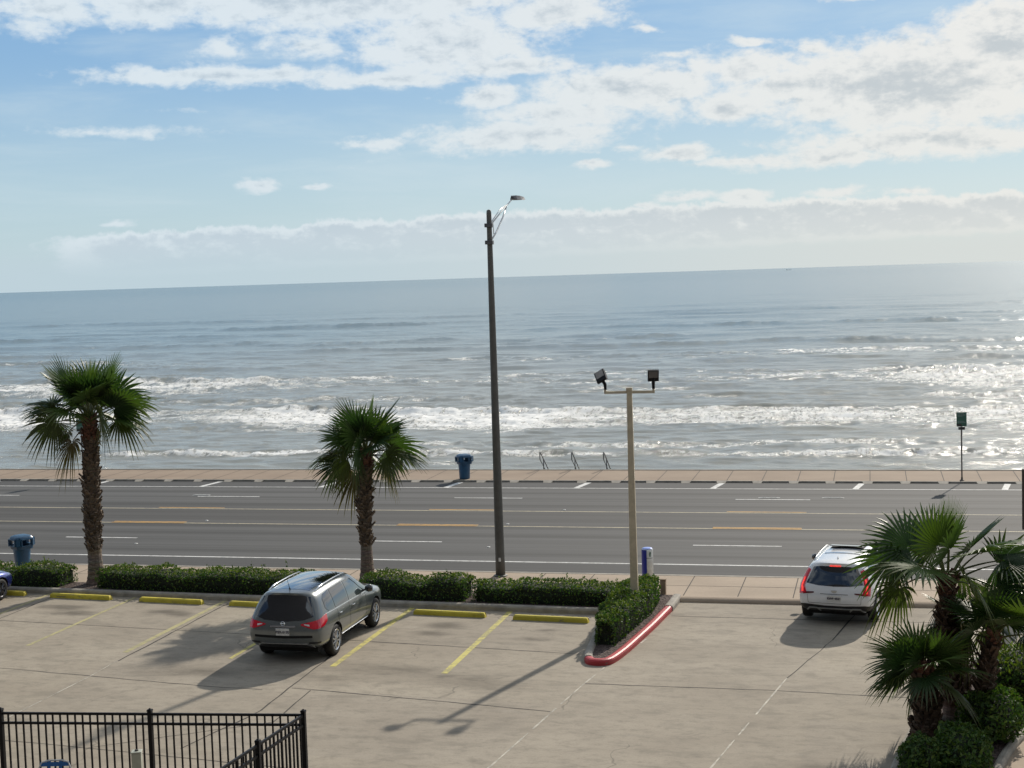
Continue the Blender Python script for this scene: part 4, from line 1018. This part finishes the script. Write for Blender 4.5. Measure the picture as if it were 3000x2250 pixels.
B1 = Vector((-.12, -1.74)); B2 = B1 * 2.4; fpost(tuple(B1)); fpost(tuple(B2)); fpanel(C0, B1, 12); fpanel(B1, B2, 17)
mb = MB(); mb.box((0, 0, .78), (.165, .165, 1.56)); mb.box((0, 0, 1.575), (.18, .18, .03)); 
o = mb.build('bollard', M['greenpipe'], bevel=.01); o.location = (-12.56, 22.7, 0); o.rotation_euler = (0, 0, R(20)); tag(o, 'pale green square bollard in front of the black fence', 'bollard')
mb = MB(); mb.lathe([(.035, 0), (.03, .02), (.0, .03)], 10, cap=False); k_ = mb.build('cap_plug', M['darkpost'], o); k_.location = (0, 0, 1.59)
chr_ = thing('folding_chair', 'blue slatted folding chair, top just showing at the fence, bottom left', 'chair', (-14.42, 23.05, 0), R(14))
mb = MB(); mb.tube([(-.29, .1, .0), (-.29, -.02, .5), (-.29, .10, 1.02), (-.24, .14, 1.13), (-.12, .15, 1.165), (.12, .15, 1.165), (.24, .14, 1.13), (.29, .10, 1.02), (.29, -.02, .5), (.29, .1, 0)], .014, 8)
mb.tube([(-.27, -.5, .0), (-.27, -.45, .42), (-.27, 0, .45)], .013, 8); mb.tube([(.27, -.5, .0), (.27, -.45, .42), (.27, 0, .45)], .013, 8); mb.build('frame', M['galv'], chr_, True)
mb = MB()
for k in range(5): mb.box((0, .135 - k * .018, 1.10 - k * .115), (.53, .012, .075), mat=Matrix.Rotation(R(-14), 3, 'X'))
for x in (-.1, .1): mb.box((x, .12, 1.05), (.05, .014, .26), mat=Matrix.Rotation(R(-14), 3, 'X'))
mb.build('backrest', M['chairblue'], chr_)
mb = MB(); mb.box((0, -.22, .44), (.52, .46, .03)); mb.build('seat', M['chairblue'], chr_)

# ------------------------------------------------------------------ cars
def car_shell(rings, paint, root, wheels, wr, sub=3):
    """box-model cage -> subdivided shell -> wheel wells cut out; returns object and a BVH of the uncut shell"""
    vs_ = []; fs = []
    idx = []
    for rg in rings:
        ids = {}
        for j, (x, y, z) in enumerate(rg):
            if j in (0, 7): ids[(j, 0)] = len(vs_); vs_.append((x, 0, z))
            else:
                ids[(j, 1)] = len(vs_); vs_.append((x, y, z)); ids[(j, -1)] = len(vs_); vs_.append((x, -y, z))
        idx.append([ids[(0, 0)]] + [ids[(j, 1)] for j in range(1, 7)] + [ids[(7, 0)]] + [ids[(j, -1)] for j in range(6, 0, -1)])
    n = 14
    for a, b_ in zip(idx, idx[1:]):
        for k in range(n): fs.append((a[k], a[(k + 1) % n], b_[(k + 1) % n], b_[k]))
    for rg, ids, fl, push in ((rings[0], idx[0], False, -1), (rings[-1], idx[-1], True, 1)):
        cs = {0: ids[0], 7: ids[7]}
        for j in range(1, 7): cs[j] = len(vs_); vs_.append((rg[j][0] + push * .05, 0, rg[j][2]))
        for j in range(0, 7):
            for s_ in (0, 1):
                L = lambda q: (ids[q] if s_ == 0 else ids[(14 - q) % 14])
                f = []
                for q in (L(j), L(j + 1), cs[j + 1], cs[j]):
                    if q not in f: f.append(q)
                if len(f) < 3: continue
                if (s_ == 0) == fl: f = f[::-1]
                fs.append(tuple(f) if not fl else tuple(f))
    me = bpy.data.meshes.new('body'); me.from_pydata(vs_, [], fs); me.update()
    bm = bmesh.new(); bm.from_mesh(me); bmesh.ops.recalc_face_normals(bm, faces=bm.faces[:]); bm.to_mesh(me); bm.free()
    me.materials.append(paint); o = bpy.data.objects.new('body', me); COL.objects.link(o)
    md = o.modifiers.new('s', 'SUBSURF'); md.levels = md.render_levels = sub; evaluated(o)
    bm = bmesh.new(); bm.from_mesh(o.data); bvh = BVHTree.FromBMesh(bm); bm.free()
    cut = MB()
    for (x, y) in wheels:
        for s_ in (-1, 1): cut.lathe([(wr + .055, s_ * y - .22 - (.25 if s_ < 0 else 0)), (wr + .055, s_ * y + .22 + (.25 if s_ > 0 else 0))], 40, (x, 0, wr), 'Y')
    c = cut.build('cutter', M['well']); bm = bmesh.new(); bm.from_mesh(c.data); bmesh.ops.recalc_face_normals(bm, faces=bm.faces[:]); bm.to_mesh(c.data); bm.free()
    md = o.modifiers.new('b', 'BOOLEAN'); md.object = c; md.operation = 'DIFFERENCE'; md.solver = 'EXACT'; md.material_mode = 'TRANSFER'
    evaluated(o); bpy.data.objects.remove(c)
    o.data.shade_smooth(); 
    o.data.set_sharp_from_angle(angle=R(40))
    o.parent = root
    return o, bvh
def wheel(root, x, y, r_, w_, side, rim, spokes=5):
    wh = MB(); prof = [(r_ * .66, -w_ / 2 + .01), (r_ * .80, -w_ / 2), (r_ * .95, -w_ / 2 + .015), (r_, -w_ / 2 + .05), (r_, w_ / 2 - .05), (r_ * .95, w_ / 2 - .015), (r_ * .80, w_ / 2), (r_ * .66, w_ / 2 - .01)]
    wh.lathe(prof, 36, axis='Y', cap=False); wo_ = wh.build('wheel', M['tyre'], root, True); wo_.location = (x, side * y, r_)
    rm = MB(); rm.lathe([(r_ * .67, w_ / 2 - .012), (r_ * .66, w_ / 2 - .005), (r_ * .60, w_ / 2 - .02), (r_ * .58, 0), (r_ * .58, -w_ / 2)], 36, axis='Y', cap=False)
    rm.lathe([(r_ * .16, w_ / 2 - .08), (r_ * .15, w_ / 2 - .025), (.01, w_ / 2 - .02)], 16, axis='Y')
    for k in range(spokes):
        for da in (-.16, .16):
            a = 2 * PI * k / spokes + da * 1.2; a2 = 2 * PI * k / spokes + da * 2.0
            p0 = Vector((math.cos(a) * r_ * .12, w_ / 2 - .03, math.sin(a) * r_ * .12)); p1 = Vector((math.cos(a2) * r_ * .62, w_ / 2 - .03, math.sin(a2) * r_ * .62))
            rm.tube([p0, p1], [.028, .020], 6)
    ro = rm.build('rim', rim, wo_); dk = MB(); dk.lathe([(r_ * .60, w_ / 2 - .10), (r_ * .60, w_ / 2 - .11)], 24, axis='Y'); dk.build('brake_disc', M['well'], wo_)
    if side < 0: wo_.rotation_euler = (0, 0, PI)
    return wo_
def cast(bvh, proj, p):
    """proj: 'L'/'R' side view (x,z); 'B'/'F' rear/front view (y,z); 'T' top view (x,y); 'W' wrap (angle from straight back, z)"""
    a, b_ = p
    if proj in 'LR': s_ = 1 if proj == 'L' else -1; o = Vector((a, s_ * 3, b_)); d = Vector((0, -s_, 0))
    elif proj == 'B': o = Vector((-3, a, b_)); d = Vector((1, 0, 0))
    elif proj == 'F': o = Vector((9, a, b_)); d = Vector((-1, 0, 0))
    elif proj == 'T': o = Vector((a, b_, 5)); d = Vector((0, 0, -1))
    else:
        ang = R(a); o = Vector((1.0, 0, b_)); d = Vector((-math.cos(ang), -math.sin(ang), 0)); o = o + d * 4; d = -d
    h, nn, _, _ = bvh.ray_cast(o, d)
    if h is None: return None, None
    if nn.dot(d) > 0: nn = -nn
    return h, nn
def panel(bvh, proj, A, B, mat, name, parent, off=.006, rows=6, seg=10, thick=.012):
    """surface patch between two chains A and B (same count), laid on the shell and given a little thickness"""
    def res(ch):
        out = []
        for i in range(len(ch) - 1):
            for k in range(seg): t_ = k / seg; out.append((ch[i][0] * (1 - t_) + ch[i + 1][0] * t_, ch[i][1] * (1 - t_) + ch[i + 1][1] * t_))
        out.append(ch[-1]); return out
    a, b_ = res(A), res(B); n = len(a); top = []; bot = []
    for r_ in range(rows + 1):
        t_ = r_ / rows
        for i in range(n):
            p = (a[i][0] * (1 - t_) + b_[i][0] * t_, a[i][1] * (1 - t_) + b_[i][1] * t_); h, nn = cast(bvh, proj, p)
            if h is None: h = Vector(top[-1] if top else (0, 0, 1)); nn = Vector((0, 0, 1)); top.append(h); bot.append(h - nn * thick); continue
            top.append(h + nn * off); bot.append(h - nn * thick)
    mb = MB(); N = len(top); fs = []
    for r_ in range(rows):
        for i in range(n - 1): q = (r_ * n + i, r_ * n + i + 1, (r_ + 1) * n + i + 1, (r_ + 1) * n + i); fs.append(q)
    edge = list(range(n)) + [r_ * n + n - 1 for r_ in range(1, rows + 1)] + [rows * n + i for i in range(n - 2, -1, -1)] + [r_ * n for r_ in range(rows - 1, 0, -1)]
    for i in range(len(edge)): e0, e1 = edge[i], edge[(i + 1) % len(edge)]; fs.append((e0, e0 + N, e1 + N, e1))
    mb.add(top + bot, fs)
    o = mb.build(name, mat, parent, True)
    bm = bmesh.new(); bm.from_mesh(o.data); bmesh.ops.recalc_face_normals(bm, faces=bm.faces[:]); bm.to_mesh(o.data); bm.free()
    o.data.set_sharp_from_angle(angle=R(50))
    # make sure the big face looks outwards
    return o
def text(s_, size, mat, parent, loc, rot, name='lettering'):
    c = bpy.data.curves.new('t', 'FONT'); c.body = s_; c.size = size; c.align_x = 'CENTER'; c.align_y = 'CENTER'; c.extrude = .002; c.offset = .003
    o = bpy.data.objects.new('t', c); COL.objects.link(o)
    dg = bpy.context.evaluated_depsgraph_get(); me = bpy.data.meshes.new_from_object(o.evaluated_get(dg)); bpy.data.objects.remove(o)
    me.materials.clear(); me.materials.append(mat); q = bpy.data.objects.new(name, me); COL.objects.link(q); q.parent = parent; q.location = loc; q.rotation_euler = rot
    join_into(parent, q)
def ring(xs, ys_, zs): 
    xs = [xs] * 8 if not isinstance(xs, (list, tuple)) else xs
    return list(zip(xs, ys_, zs))
Y0 = [0, .87, .965, .985, .945, .745, .52, 0]
def suv_rings(k=(1, 1, 1), rear_rake=0.0):
    z = lambda zb, roof: [.28, .28, .50, .82, 1.12, roof - .13, roof - .02, roof]
    r_ = [ring([.32, .30, .10, .06, .16, .40 + rear_rake, .34 + rear_rake, .32 + rear_rake], [0, .70, .80, .84, .80, .60, .40, 0], [.36, .36, .52, .80, 1.12, 1.60, 1.685, 1.70]),
          ring([.38, .36, .18, .14, .25, .50 + rear_rake, .50 + rear_rake, .50 + rear_rake], [0, .82, .92, .945, .90, .70, .48, 0], [.34, .34, .50, .80, 1.13, 1.61, 1.705, 1.72]),
          ring(.62, [0, .86, .955, .98, .94, .735, .50, 0], z(0, 1.735)), ring(1.2, Y0, z(0, 1.755)), ring(2.0, Y0, z(0, 1.765)), ring(2.6, Y0, z(0, 1.755)),
          ring([3.0, 3.0, 3.0, 3.0, 3.05, 2.98, 2.98, 2.98], Y0, [.28, .28, .50, .82, 1.10, 1.595, 1.70, 1.725]),
          ring([3.4, 3.4, 3.4, 3.4, 3.42, 3.40, 3.42, 3.44], [0, .87, .965, .985, .94, .75, .50, 0], [.28, .28, .50, .82, 1.08, 1.39, 1.475, 1.49]),
          ring([3.7, 3.7, 3.7, 3.7, 3.75, 3.82, 3.86, 3.92], [0, .87, .965, .985, .93, .79, .46, 0], [.28, .28, .50, .82, 1.06, 1.13, 1.17, 1.19]),
          ring([4.2, 4.2, 4.2, 4.2, 4.2, 4.2, 4.22, 4.25], [0, .87, .96, .98, .92, .76, .42, 0], [.28, .28, .50, .82, 1.02, 1.08, 1.11, 1.12]),
          ring([4.7, 4.7, 4.7, 4.72, 4.7, 4.7, 4.74, 4.78], [0, .82, .92, .93, .87, .70, .4, 0], [.28, .28, .50, .78, .95, 1.0, 1.03, 1.04]),
          ring([4.86, 4.88, 4.95, 4.96, 4.90, 4.86, 4.90, 4.94], [0, .66, .74, .76, .72, .6, .35, 0], [.32, .32, .50, .76, .88, .93, .96, .97])]
    return [[(x * k[0], y * k[1], z_ * k[2]) for x, y, z_ in rg] for rg in r_]

def place(root, origin, heading):
    """car x axis (forward) turned to the heading (radians from +X)"""
    root.location = origin; root.rotation_euler = (0, 0, heading)

# --- grey sport utility car
car = thing('parked_car', 'dark grey green sport utility car parked nose to the hedge', 'car')
wr = .385
body, bv = car_shell(suv_rings(), M['cargrey'], car, [(1.12, .86), (4.05, .86)], wr)
for x in (1.12, 4.05):
    for s_ in (1, -1): wheel(car, x, .845, wr, .24, s_, M['rim'])
panel(bv, 'B', [(-.745, 1.15), (-.50, 1.07), (0, 1.035), (.50, 1.07), (.745, 1.15)], [(-.60, 1.585), (-.4, 1.625), (0, 1.64), (.4, 1.625), (.60, 1.585)], M['glass'], 'rear_window', car)
panel(bv, 'F', [(-.70, 1.20), (0, 1.235), (.70, 1.20)], [(-.56, 1.60), (0, 1.655), (.56, 1.60)], M['glassclear'], 'windshield', car)
for sd_ in 'RL':
    panel(bv, sd_, [(2.15, 1.145), (3.46, 1.115)], [(2.22, 1.60), (2.93, 1.555)], M['glassclear'], 'front_window', car)
    panel(bv, sd_, [(1.22, 1.16), (2.08, 1.147)], [(1.25, 1.595), (2.14, 1.605)], M['glass'], 'rear_side_window', car)
    panel(bv, sd_, [(.66, 1.26), (.78, 1.175), (1.17, 1.162)], [(.70, 1.47), (.86, 1.565), (1.20, 1.592)], M['glass'], 'quarter_window', car)
    panel(bv, sd_, [(.60, 1.135), (1.2, 1.125), (2.1, 1.115), (3.5, 1.09)], [(.60, 1.15), (1.2, 1.14), (2.1, 1.13), (3.5, 1.105)], M['chrome'], 'window_trim', car, .009, 2)
    panel(bv, sd_, [(1.62, .36), (3.52, .36)], [(1.62, .415), (3.52, .415)], M['chrome'], 'sill_trim', car, .012, 2)
    for (xa, xb) in ((2.105, 2.112), (3.32, 3.327), (1.30, 1.307)):
        panel(bv, sd_, [(xa, .45), (xb, .45)], [(xa, 1.10), (xb, 1.10)], M['well'], 'door_gap', car, .003, 6, 1)
    s_ = -1 if sd_ == 'R' else 1
    for hx in (2.35, 1.45):
        h, nn = cast(bv, sd_, (hx, .985)); mb = MB(); mb.tube([h + Vector((-.1, 0, 0)), h + Vector((-.07, s_ * .035, .008)), h + Vector((.07, s_ * .035, .008)), h + Vector((.1, 0, 0))], .014, 6); mb.build('door_handle', M['chrome'], car, True)
    mb = MB(); mb.lathe([(.01, -.1), (.075, -.085), (.10, 0), (.07, .085), (.01, .1)], 14, (3.28, s_ * 1.06, 1.20), 'Y'); mb.tube([(3.26, s_ * .86, 1.13), (3.28, s_ * 1.0, 1.17)], .03, 6); mb.build('door_mirror', M['mirror'], car, True)
    mb = MB(); rp = []
    for x in np.linspace(.72, 2.9, 9):
        h, nn = cast(bv, 'T', (x, s_ * .60)); rp.append(h + Vector((0, 0, .05 if .72 < x < 2.9 else .0)))
    mb.tube(rp, .019, 6); mb.build('roof_rail', M['chrome'], car, True)
    # tail lamp wraps the corner
    a = -1 if sd_ == 'R' else 1
    panel(bv, 'W', [(a * -27, .955), (a * -41, .865), (a * -57, .905), (a * -66, .99)], [(a * -27, .985), (a * -41, 1.045), (a * -57, 1.12), (a * -67, 1.15)], M['redlens'], 'tail_lamp', car, .012)
    panel(bv, 'W', [(a * -31, .965), (a * -37, .93)], [(a * -31, .985), (a * -37, .975)], M['headlamp'], 'reverse_lamp', car, .018)
    panel(bv, 'W', [(a * -36, .50), (a * -50, .52)], [(a * -36, .545), (a * -50, .55)], M['blacktrim'], 'bumper_reflector', car, .01)
    panel(bv, 'F', [(s_ * .50, .84), (s_ * .80, .86)], [(s_ * .52, .90), (s_ * .80, .945)], M['headlamp'], 'headlamp', car, .01)
panel(bv, 'T', [(.62, -.50), (2.72, -.54)], [(.62, .50), (2.72, .54)], M['glass'], 'glass_roof', car, .004, 8)
panel(bv, 'B', [(-.74, .66), (0, .64), (.74, .66)], [(-.74, .72), (0, .70), (.74, .72)], M['well'], 'bumper_gap', car, .004)
panel(bv, 'B', [(-.80, .34), (-.5, .345), (0, .345), (.5, .345), (.80, .34)], [(-.76, .42), (-.55, .475), (0, .475), (.55, .475), (.76, .42)], M['blacktrim'], 'lower_bumper', car, .006)
panel(bv, 'B', [(-.74, .415), (-.58, .495), (0, .50), (.58, .495), (.74, .415)], [(-.70, .455), (-.56, .525), (0, .53), (.56, .525), (.70, .455)], M['chrome'], 'bumper_trim', car, .022)
panel(bv, 'B', [(-.32, .905), (.32, .905)], [(-.32, .945), (.32, .945)], M['chrome'], 'tailgate_trim', car, .02, 2)
panel(bv, 'F', [(-.42, .66), (.42, .66)], [(-.48, .86), (.48, .86)], M['blacktrim'], 'grille', car, .01)
h, nn = cast(bv, 'B', (.0, .80)); mb = MB(); mb.box(h + Vector((-.012, 0, 0)), (.02, .34, .17), mat=Matrix.Rotation(R(-4), 3, 'Y')); pl = mb.build('number_plate', M['plate'], car)
text('BSX-5170', .085, M['plateink'], pl, h + Vector((-.026, 0, -.005)), (R(90), 0, R(-90)))
h, nn = cast(bv, 'B', (.0, .995)); mb = MB(); mb.tube([h + Vector((-.018, math.cos(a) * .05, math.sin(a) * .045)) for a in np.linspace(0, 2 * PI, 17)], .009, 6, False); mb.tube([h + Vector((-.02, -.06, 0)), h + Vector((-.02, .06, 0))], .009, 6); mb.build('badge', M['chrome'], car)
h, nn = cast(bv, 'T', (.60, .0)); mb = MB(); mb.tube([h, h + Vector((-.03, 0, .05)), h + Vector((-.12, .01, .26))], [.022, .008, .004], 6); mb.build('aerial', M['blacktrim'], car)
mb = MB(); mb.box((2.5, 0, .30), (4.2, 1.5, .1)); mb.build('underbody', M['well'], car)
mb = MB(); mb.tube([(.25, .1, 1.10), (.15, -.25, 1.085)], .008, 6); mb.build('rear_wiper', M['blacktrim'], car)
place(car, (-14.66, 34.06, 0), PI / 2); car.scale = (1.045, 1.045, 1.045)

# --- white sport utility car, brake lamps lit
car2 = thing('moving_car', 'white sport utility car with red tail lamps crossing the pavement', 'car')
kk = (.925, .955, .925)
rg = suv_rings(kk, .02); wr2 = .355
body2, bv2 = car_shell(rg, M['carwhite'], car2, [(.96, .83), (3.74, .83)], wr2)
for x in (.96, 3.74):
    for s_ in (1, -1): wheel(car2, x, .815, wr2, .235, s_, M['chrome'] if s_ < 0 else M['rim'], 6)
panel(bv2, 'B', [(-.70, 1.06), (-.4, 1.02), (0, 1.005), (.4, 1.02), (.70, 1.06)], [(-.54, 1.445), (-.35, 1.475), (0, 1.485), (.35, 1.475), (.54, 1.445)], M['glass'], 'rear_window', car2)
panel(bv2, 'B', [(-.14, 1.475), (.14, 1.475)], [(-.13, 1.505), (.13, 1.505)], M['brake'], 'high_brake_lamp', car2, .02, 2)
panel(bv2, 'F', [(-.66, 1.11), (0, 1.145), (.66, 1.11)], [(-.53, 1.48), (0, 1.53), (.53, 1.48)], M['glass'], 'windshield', car2)
for sd_ in 'RL':
    s_ = -1 if sd_ == 'R' else 1; a = s_
    panel(bv2, sd_, [(1.98, 1.065), (3.2, 1.035)], [(2.05, 1.475), (2.72, 1.44)], M['glass'], 'front_window', car2)
    panel(bv2, sd_, [(1.08, 1.075), (1.92, 1.065)], [(1.12, 1.475), (1.98, 1.48)], M['glass'], 'rear_side_window', car2)
    panel(bv2, sd_, [(.70, 1.14), (1.03, 1.08)], [(.78, 1.40), (1.07, 1.468)], M['glass'], 'quarter_window', car2)
    panel(bv2, sd_, [(1.42, .28), (3.26, .28)], [(1.42, .40), (3.26, .40)], M['blacktrim'], 'sill_cladding', car2, .012, 2)
    for (xa, xb) in ((1.95, 1.957), (3.07, 3.077), (1.2, 1.207)): panel(bv2, sd_, [(xa, .42), (xb, .42)], [(xa, 1.02), (xb, 1.02)], M['well'], 'door_gap', car2, .003, 6, 1)
    for wx in (.96, 3.74):
        mb = MB(); pts = []
        for an in np.linspace(-12, 192, 22):
            h, nn = cast(bv2, sd_, (wx + math.cos(R(an)) * (wr2 + .085), wr2 + math.sin(R(an)) * (wr2 + .085)))
            if h is not None: pts.append(h + Vector((0, s_ * .004, 0)))
        mb.tube(pts, .032, 6); mb.build('arch_cladding', M['blacktrim'], car2, True)
    for hx in (2.2, 1.33):
        h, nn = cast(bv2, sd_, (hx, .92)); mb = MB(); mb.tube([h + Vector((-.09, 0, 0)), h + Vector((-.06, s_ * .03, 0)), h + Vector((.06, s_ * .03, 0)), h + Vector((.09, 0, 0))], .013, 6); mb.build('door_handle', M['carwhite'], car2, True)
    mb = MB(); mb.lathe([(.01, -.1), (.07, -.085), (.092, 0), (.065, .085), (.01, .1)], 14, (3.03, s_ * 1.02, 1.12), 'Y'); mb.tube([(3.02, s_ * .82, 1.05), (3.03, s_ * .95, 1.09)], .028, 6); mb.build('door_mirror', M['mirror'], car2, True)
    mb = MB(); rp = []
    for x in np.linspace(.70, 2.65, 9):
        h, nn = cast(bv2, 'T', (x, s_ * .585)); rp.append(h + Vector((0, 0, .045 if .70 < x < 2.65 else 0)))
    mb.tube(rp, .016, 6); mb.build('roof_rail', M['galv'], car2, True)
    tl = panel(bv2, 'B', [(s_ * .685, .83), (s_ * .735, 1.0), (s_ * .68, 1.19), (s_ * .605, 1.37)], [(s_ * .86, .79), (s_ * .86, 1.0), (s_ * .78, 1.20), (s_ * .675, 1.40)], M['redlens'], 'tail_lamp', car2, .016, 5)
    panel(bv2, 'B', [(s_ * .755, .86), (s_ * .775, 1.0), (s_ * .72, 1.18)], [(s_ * .80, .85), (s_ * .808, 1.0), (s_ * .745, 1.19)], M['brake'], 'brake_light', tl, .026, 3)
    panel(bv2, 'B', [(s_ * .50, .835), (s_ * .78, .795)], [(s_ * .50, .865), (s_ * .72, .85)], M['reddark'], 'lamp_foot', tl, .015, 3)
    panel(bv2, 'B', [(s_ * .36, .345), (s_ * .44, .43), (s_ * .62, .43), (s_ * .70, .33)], [(s_ * .345, .375), (s_ * .43, .465), (s_ * .63, .465), (s_ * .73, .35)], M['galv'], 'exhaust_trim', car2, .02, 2)
panel(bv2, 'W', [(-68, .29), (-40, .275), (-15, .275), (15, .275), (40, .275), (68, .29)], [(-68, .47), (-40, .545), (-15, .52), (15, .52), (40, .545), (68, .47)], M['blacktrim'], 'lower_bumper', car2, .008)
panel(bv2, 'B', [(-.40, .425), (0, .43), (.40, .425)], [(-.42, .455), (0, .46), (.42, .455)], M['galv'], 'bumper_trim', car2, .02, 2)
panel(bv2, 'B', [(-.34, .815), (.34, .815)], [(-.34, .827), (.34, .827)], M['lampgrey'], 'tailgate_crease', car2, .008, 2)
panel(bv2, 'B', [(-.64, .575), (.64, .575)], [(-.64, .583), (.64, .583)], M['lampgrey'], 'tailgate_gap', car2, .004, 2)
for s_ in (-1, 1): panel(bv2, 'B', [(s_ * .64, .58), (s_ * .648, .58)], [(s_ * .66, .78), (s_ * .668, .78)], M['lampgrey'], 'tailgate_gap', car2, .004, 4, 1)
panel(bv2, 'T', [(1.28, -.44), (1.40, -.44)], [(1.28, .44), (1.40, .44)], M['mirror'], 'sunroof_gap', car2, .006, 4)
panel(bv2, 'T', [(1.95, -.42), (2.55, -.42)], [(1.95, .42), (2.55, .42)], M['well'], 'sunroof_opening', car2, .008, 4)
mb = MB(); mb.box((2.02, 0, 1.675), (.30, .82, .018), mat=Matrix.Rotation(R(6), 3, 'Y')); mb.build('sunroof_panel', M['mirror'], car2)
h, nn = cast(bv2, 'T', (.78, 0)); mb = MB(); mb.add([h + Vector(v) for v in ((-.09, -.02, 0), (-.09, .02, 0), (.08, .015, 0), (.08, -.015, 0), (-.08, 0, .065), (-.04, 0, .06))], [(0, 4, 5, 3), (1, 2, 5, 4), (0, 1, 4), (2, 3, 5), (0, 3, 2, 1)]); mb.build('shark_fin_aerial', M['carwhite'], car2)
h, nn = cast(bv2, 'B', (0, .72)); mb = MB(); mb.box(h + Vector((-.008, 0, 0)), (.02, .33, .165), mat=Matrix.Rotation(R(-5), 3, 'Y')); pl = mb.build('number_plate', M['plate'], car2)
text('RWB·4526', .075, M['plateink'], pl, h + Vector((-.022, 0, -.005)), (R(90), 0, R(-90)))
h, nn = cast(bv2, 'B', (0, .885)); mb = MB(); mb.add([h + Vector((-.012, y, z)) for y, z in ((-.075, .028), (.075, .028), (.05, -.022), (0, -.038), (-.05, -.022))] + [h + Vector((.0, y, z)) for y, z in ((-.075, .028), (.075, .028), (.05, -.022), (0, -.038), (-.05, -.022))], [(4, 3, 2, 1, 0), (0, 1, 6, 5), (1, 2, 7, 6), (2, 3, 8, 7), (3, 4, 9, 8), (4, 0, 5, 9)]); mb.build('badge', M['galv'], car2)
mb = MB(); mb.box((2.3, 0, .28), (3.8, 1.4, .1)); mb.build('underbody', M['well'], car2)
place(car2, (-1.30, 39.58, .015), PI / 2 - R(9)); car2.scale = (1.04, 1.075, 1.05); car2.rotation_euler = (0, R(-1.2), PI / 2 - R(9))

# --- blue car, only its nose in view
car3 = thing('parked_car', 'deep blue car at the left edge, only its bonnet and front wheel showing', 'car')
def low_rings():
    zt = [.20, .20, .40, .66, .88, 1.20, 1.32, 1.34]
    return [ring([.3, .28, .1, .06, .14, .5, .6, .6], [0, .66, .76, .80, .76, .55, .36, 0], [.28, .28, .44, .66, .90, .98, 1.0, 1.0]),
            ring([.5, .5, .3, .25, .35, .8, .9, .95], [0, .8, .88, .90, .86, .62, .42, 0], [.25, .25, .42, .66, .90, 1.05, 1.10, 1.12]),
            ring(1.3, [0, .84, .92, .93, .89, .60, .42, 0], zt), ring(2.2, [0, .84, .92, .93, .88, .62, .44, 0], [.20, .20, .40, .66, .88, 1.25, 1.36, 1.38]),
            ring([2.8] * 4 + [2.85, 2.75, 2.75, 2.75], [0, .84, .92, .93, .87, .62, .42, 0], [.20, .20, .40, .66, .86, 1.18, 1.28, 1.30]),
            ring([3.3] * 4 + [3.4, 3.4, 3.45, 3.5], [0, .84, .92, .94, .87, .70, .42, 0], [.20, .20, .40, .66, .84, .92, .95, .97]),
            ring(3.9, [0, .82, .92, .95, .88, .66, .42, 0], [.20, .20, .40, .68, .84, .88, .89, .90]),
            ring([4.35, 4.35, 4.38, 4.4, 4.35, 4.38, 4.4, 4.42], [0, .74, .84, .86, .78, .58, .36, 0], [.20, .20, .38, .62, .74, .78, .80, .81]),
            ring([4.50, 4.52, 4.58, 4.58, 4.52, 4.5, 4.54, 4.56], [0, .6, .66, .66, .62, .5, .3, 0], [.24, .24, .38, .58, .68, .71, .73, .74])]
body3, bv3 = car_shell(low_rings(), M['carblue'], car3, [(.95, .80), (3.65, .80)], .335)
for x in (.95, 3.65):
    for s_ in (1, -1): wheel(car3, x, .80, .335, .225, s_, M['rimdark'], 7)
for sd_ in 'RL':
    s_ = -1 if sd_ == 'R' else 1
    panel(bv3, sd_, [(1.9, .93), (3.2, .89)], [(1.95, 1.22), (2.6, 1.17)], M['glass'], 'side_window', car3)
    panel(bv3, 'F', [(s_ * .48, .62), (s_ * .76, .63)], [(s_ * .50, .69), (s_ * .76, .73)], M['headlamp'], 'headlamp', car3, .012)
panel(bv3, 'F', [(-.58, .97), (0, 1.0), (.58, .97)], [(-.50, 1.22), (0, 1.27), (.50, 1.22)], M['glass'], 'windshield', car3)
panel(bv3, 'F', [(-.40, .36), (.40, .36)], [(-.44, .58), (.44, .58)], M['blacktrim'], 'grille', car3, .01)
mb = MB(); mb.box((2.2, 0, .22), (3.6, 1.4, .1)); mb.build('underbody', M['well'], car3)
place(car3, (-27.55, 36.65, 0), PI / 2)

# a distant ship on the horizon
SHS = .45
sh = thing('cargo_ship', 'tiny grey ship far out on the horizon at the right', 'ship', (-528, 9000, SEA))
mb = MB(); mb.add([(-34, 0, 1), (36, 0, 1), (40, 0, 6), (-35, 0, 6), (-34, 14, 1), (36, 14, 1), (40, 14, 6), (-35, 14, 6)], [(0, 1, 2, 3), (7, 6, 5, 4), (3, 2, 6, 7), (1, 5, 6, 2), (0, 3, 7, 4)]); mb.build('hull', M['farship'], sh)
mb = MB(); mb.box((-22, 7, 10), (14, 10, 8)); mb.box((-20, 7, 16), (3, 3, 4)); mb.build('superstructure', M['farship'], sh)

# unseen dark block behind the camera, added for reflections and shade
mb = MB(); mb.box((-8, -5.2, 15), (130, 7, 30)); mb.build('unseen_shade_wall', M['shadewall']); tag(bpy.data.objects['unseen_shade_wall'], kind='structure')
sh.scale = (SHS, SHS, SHS)
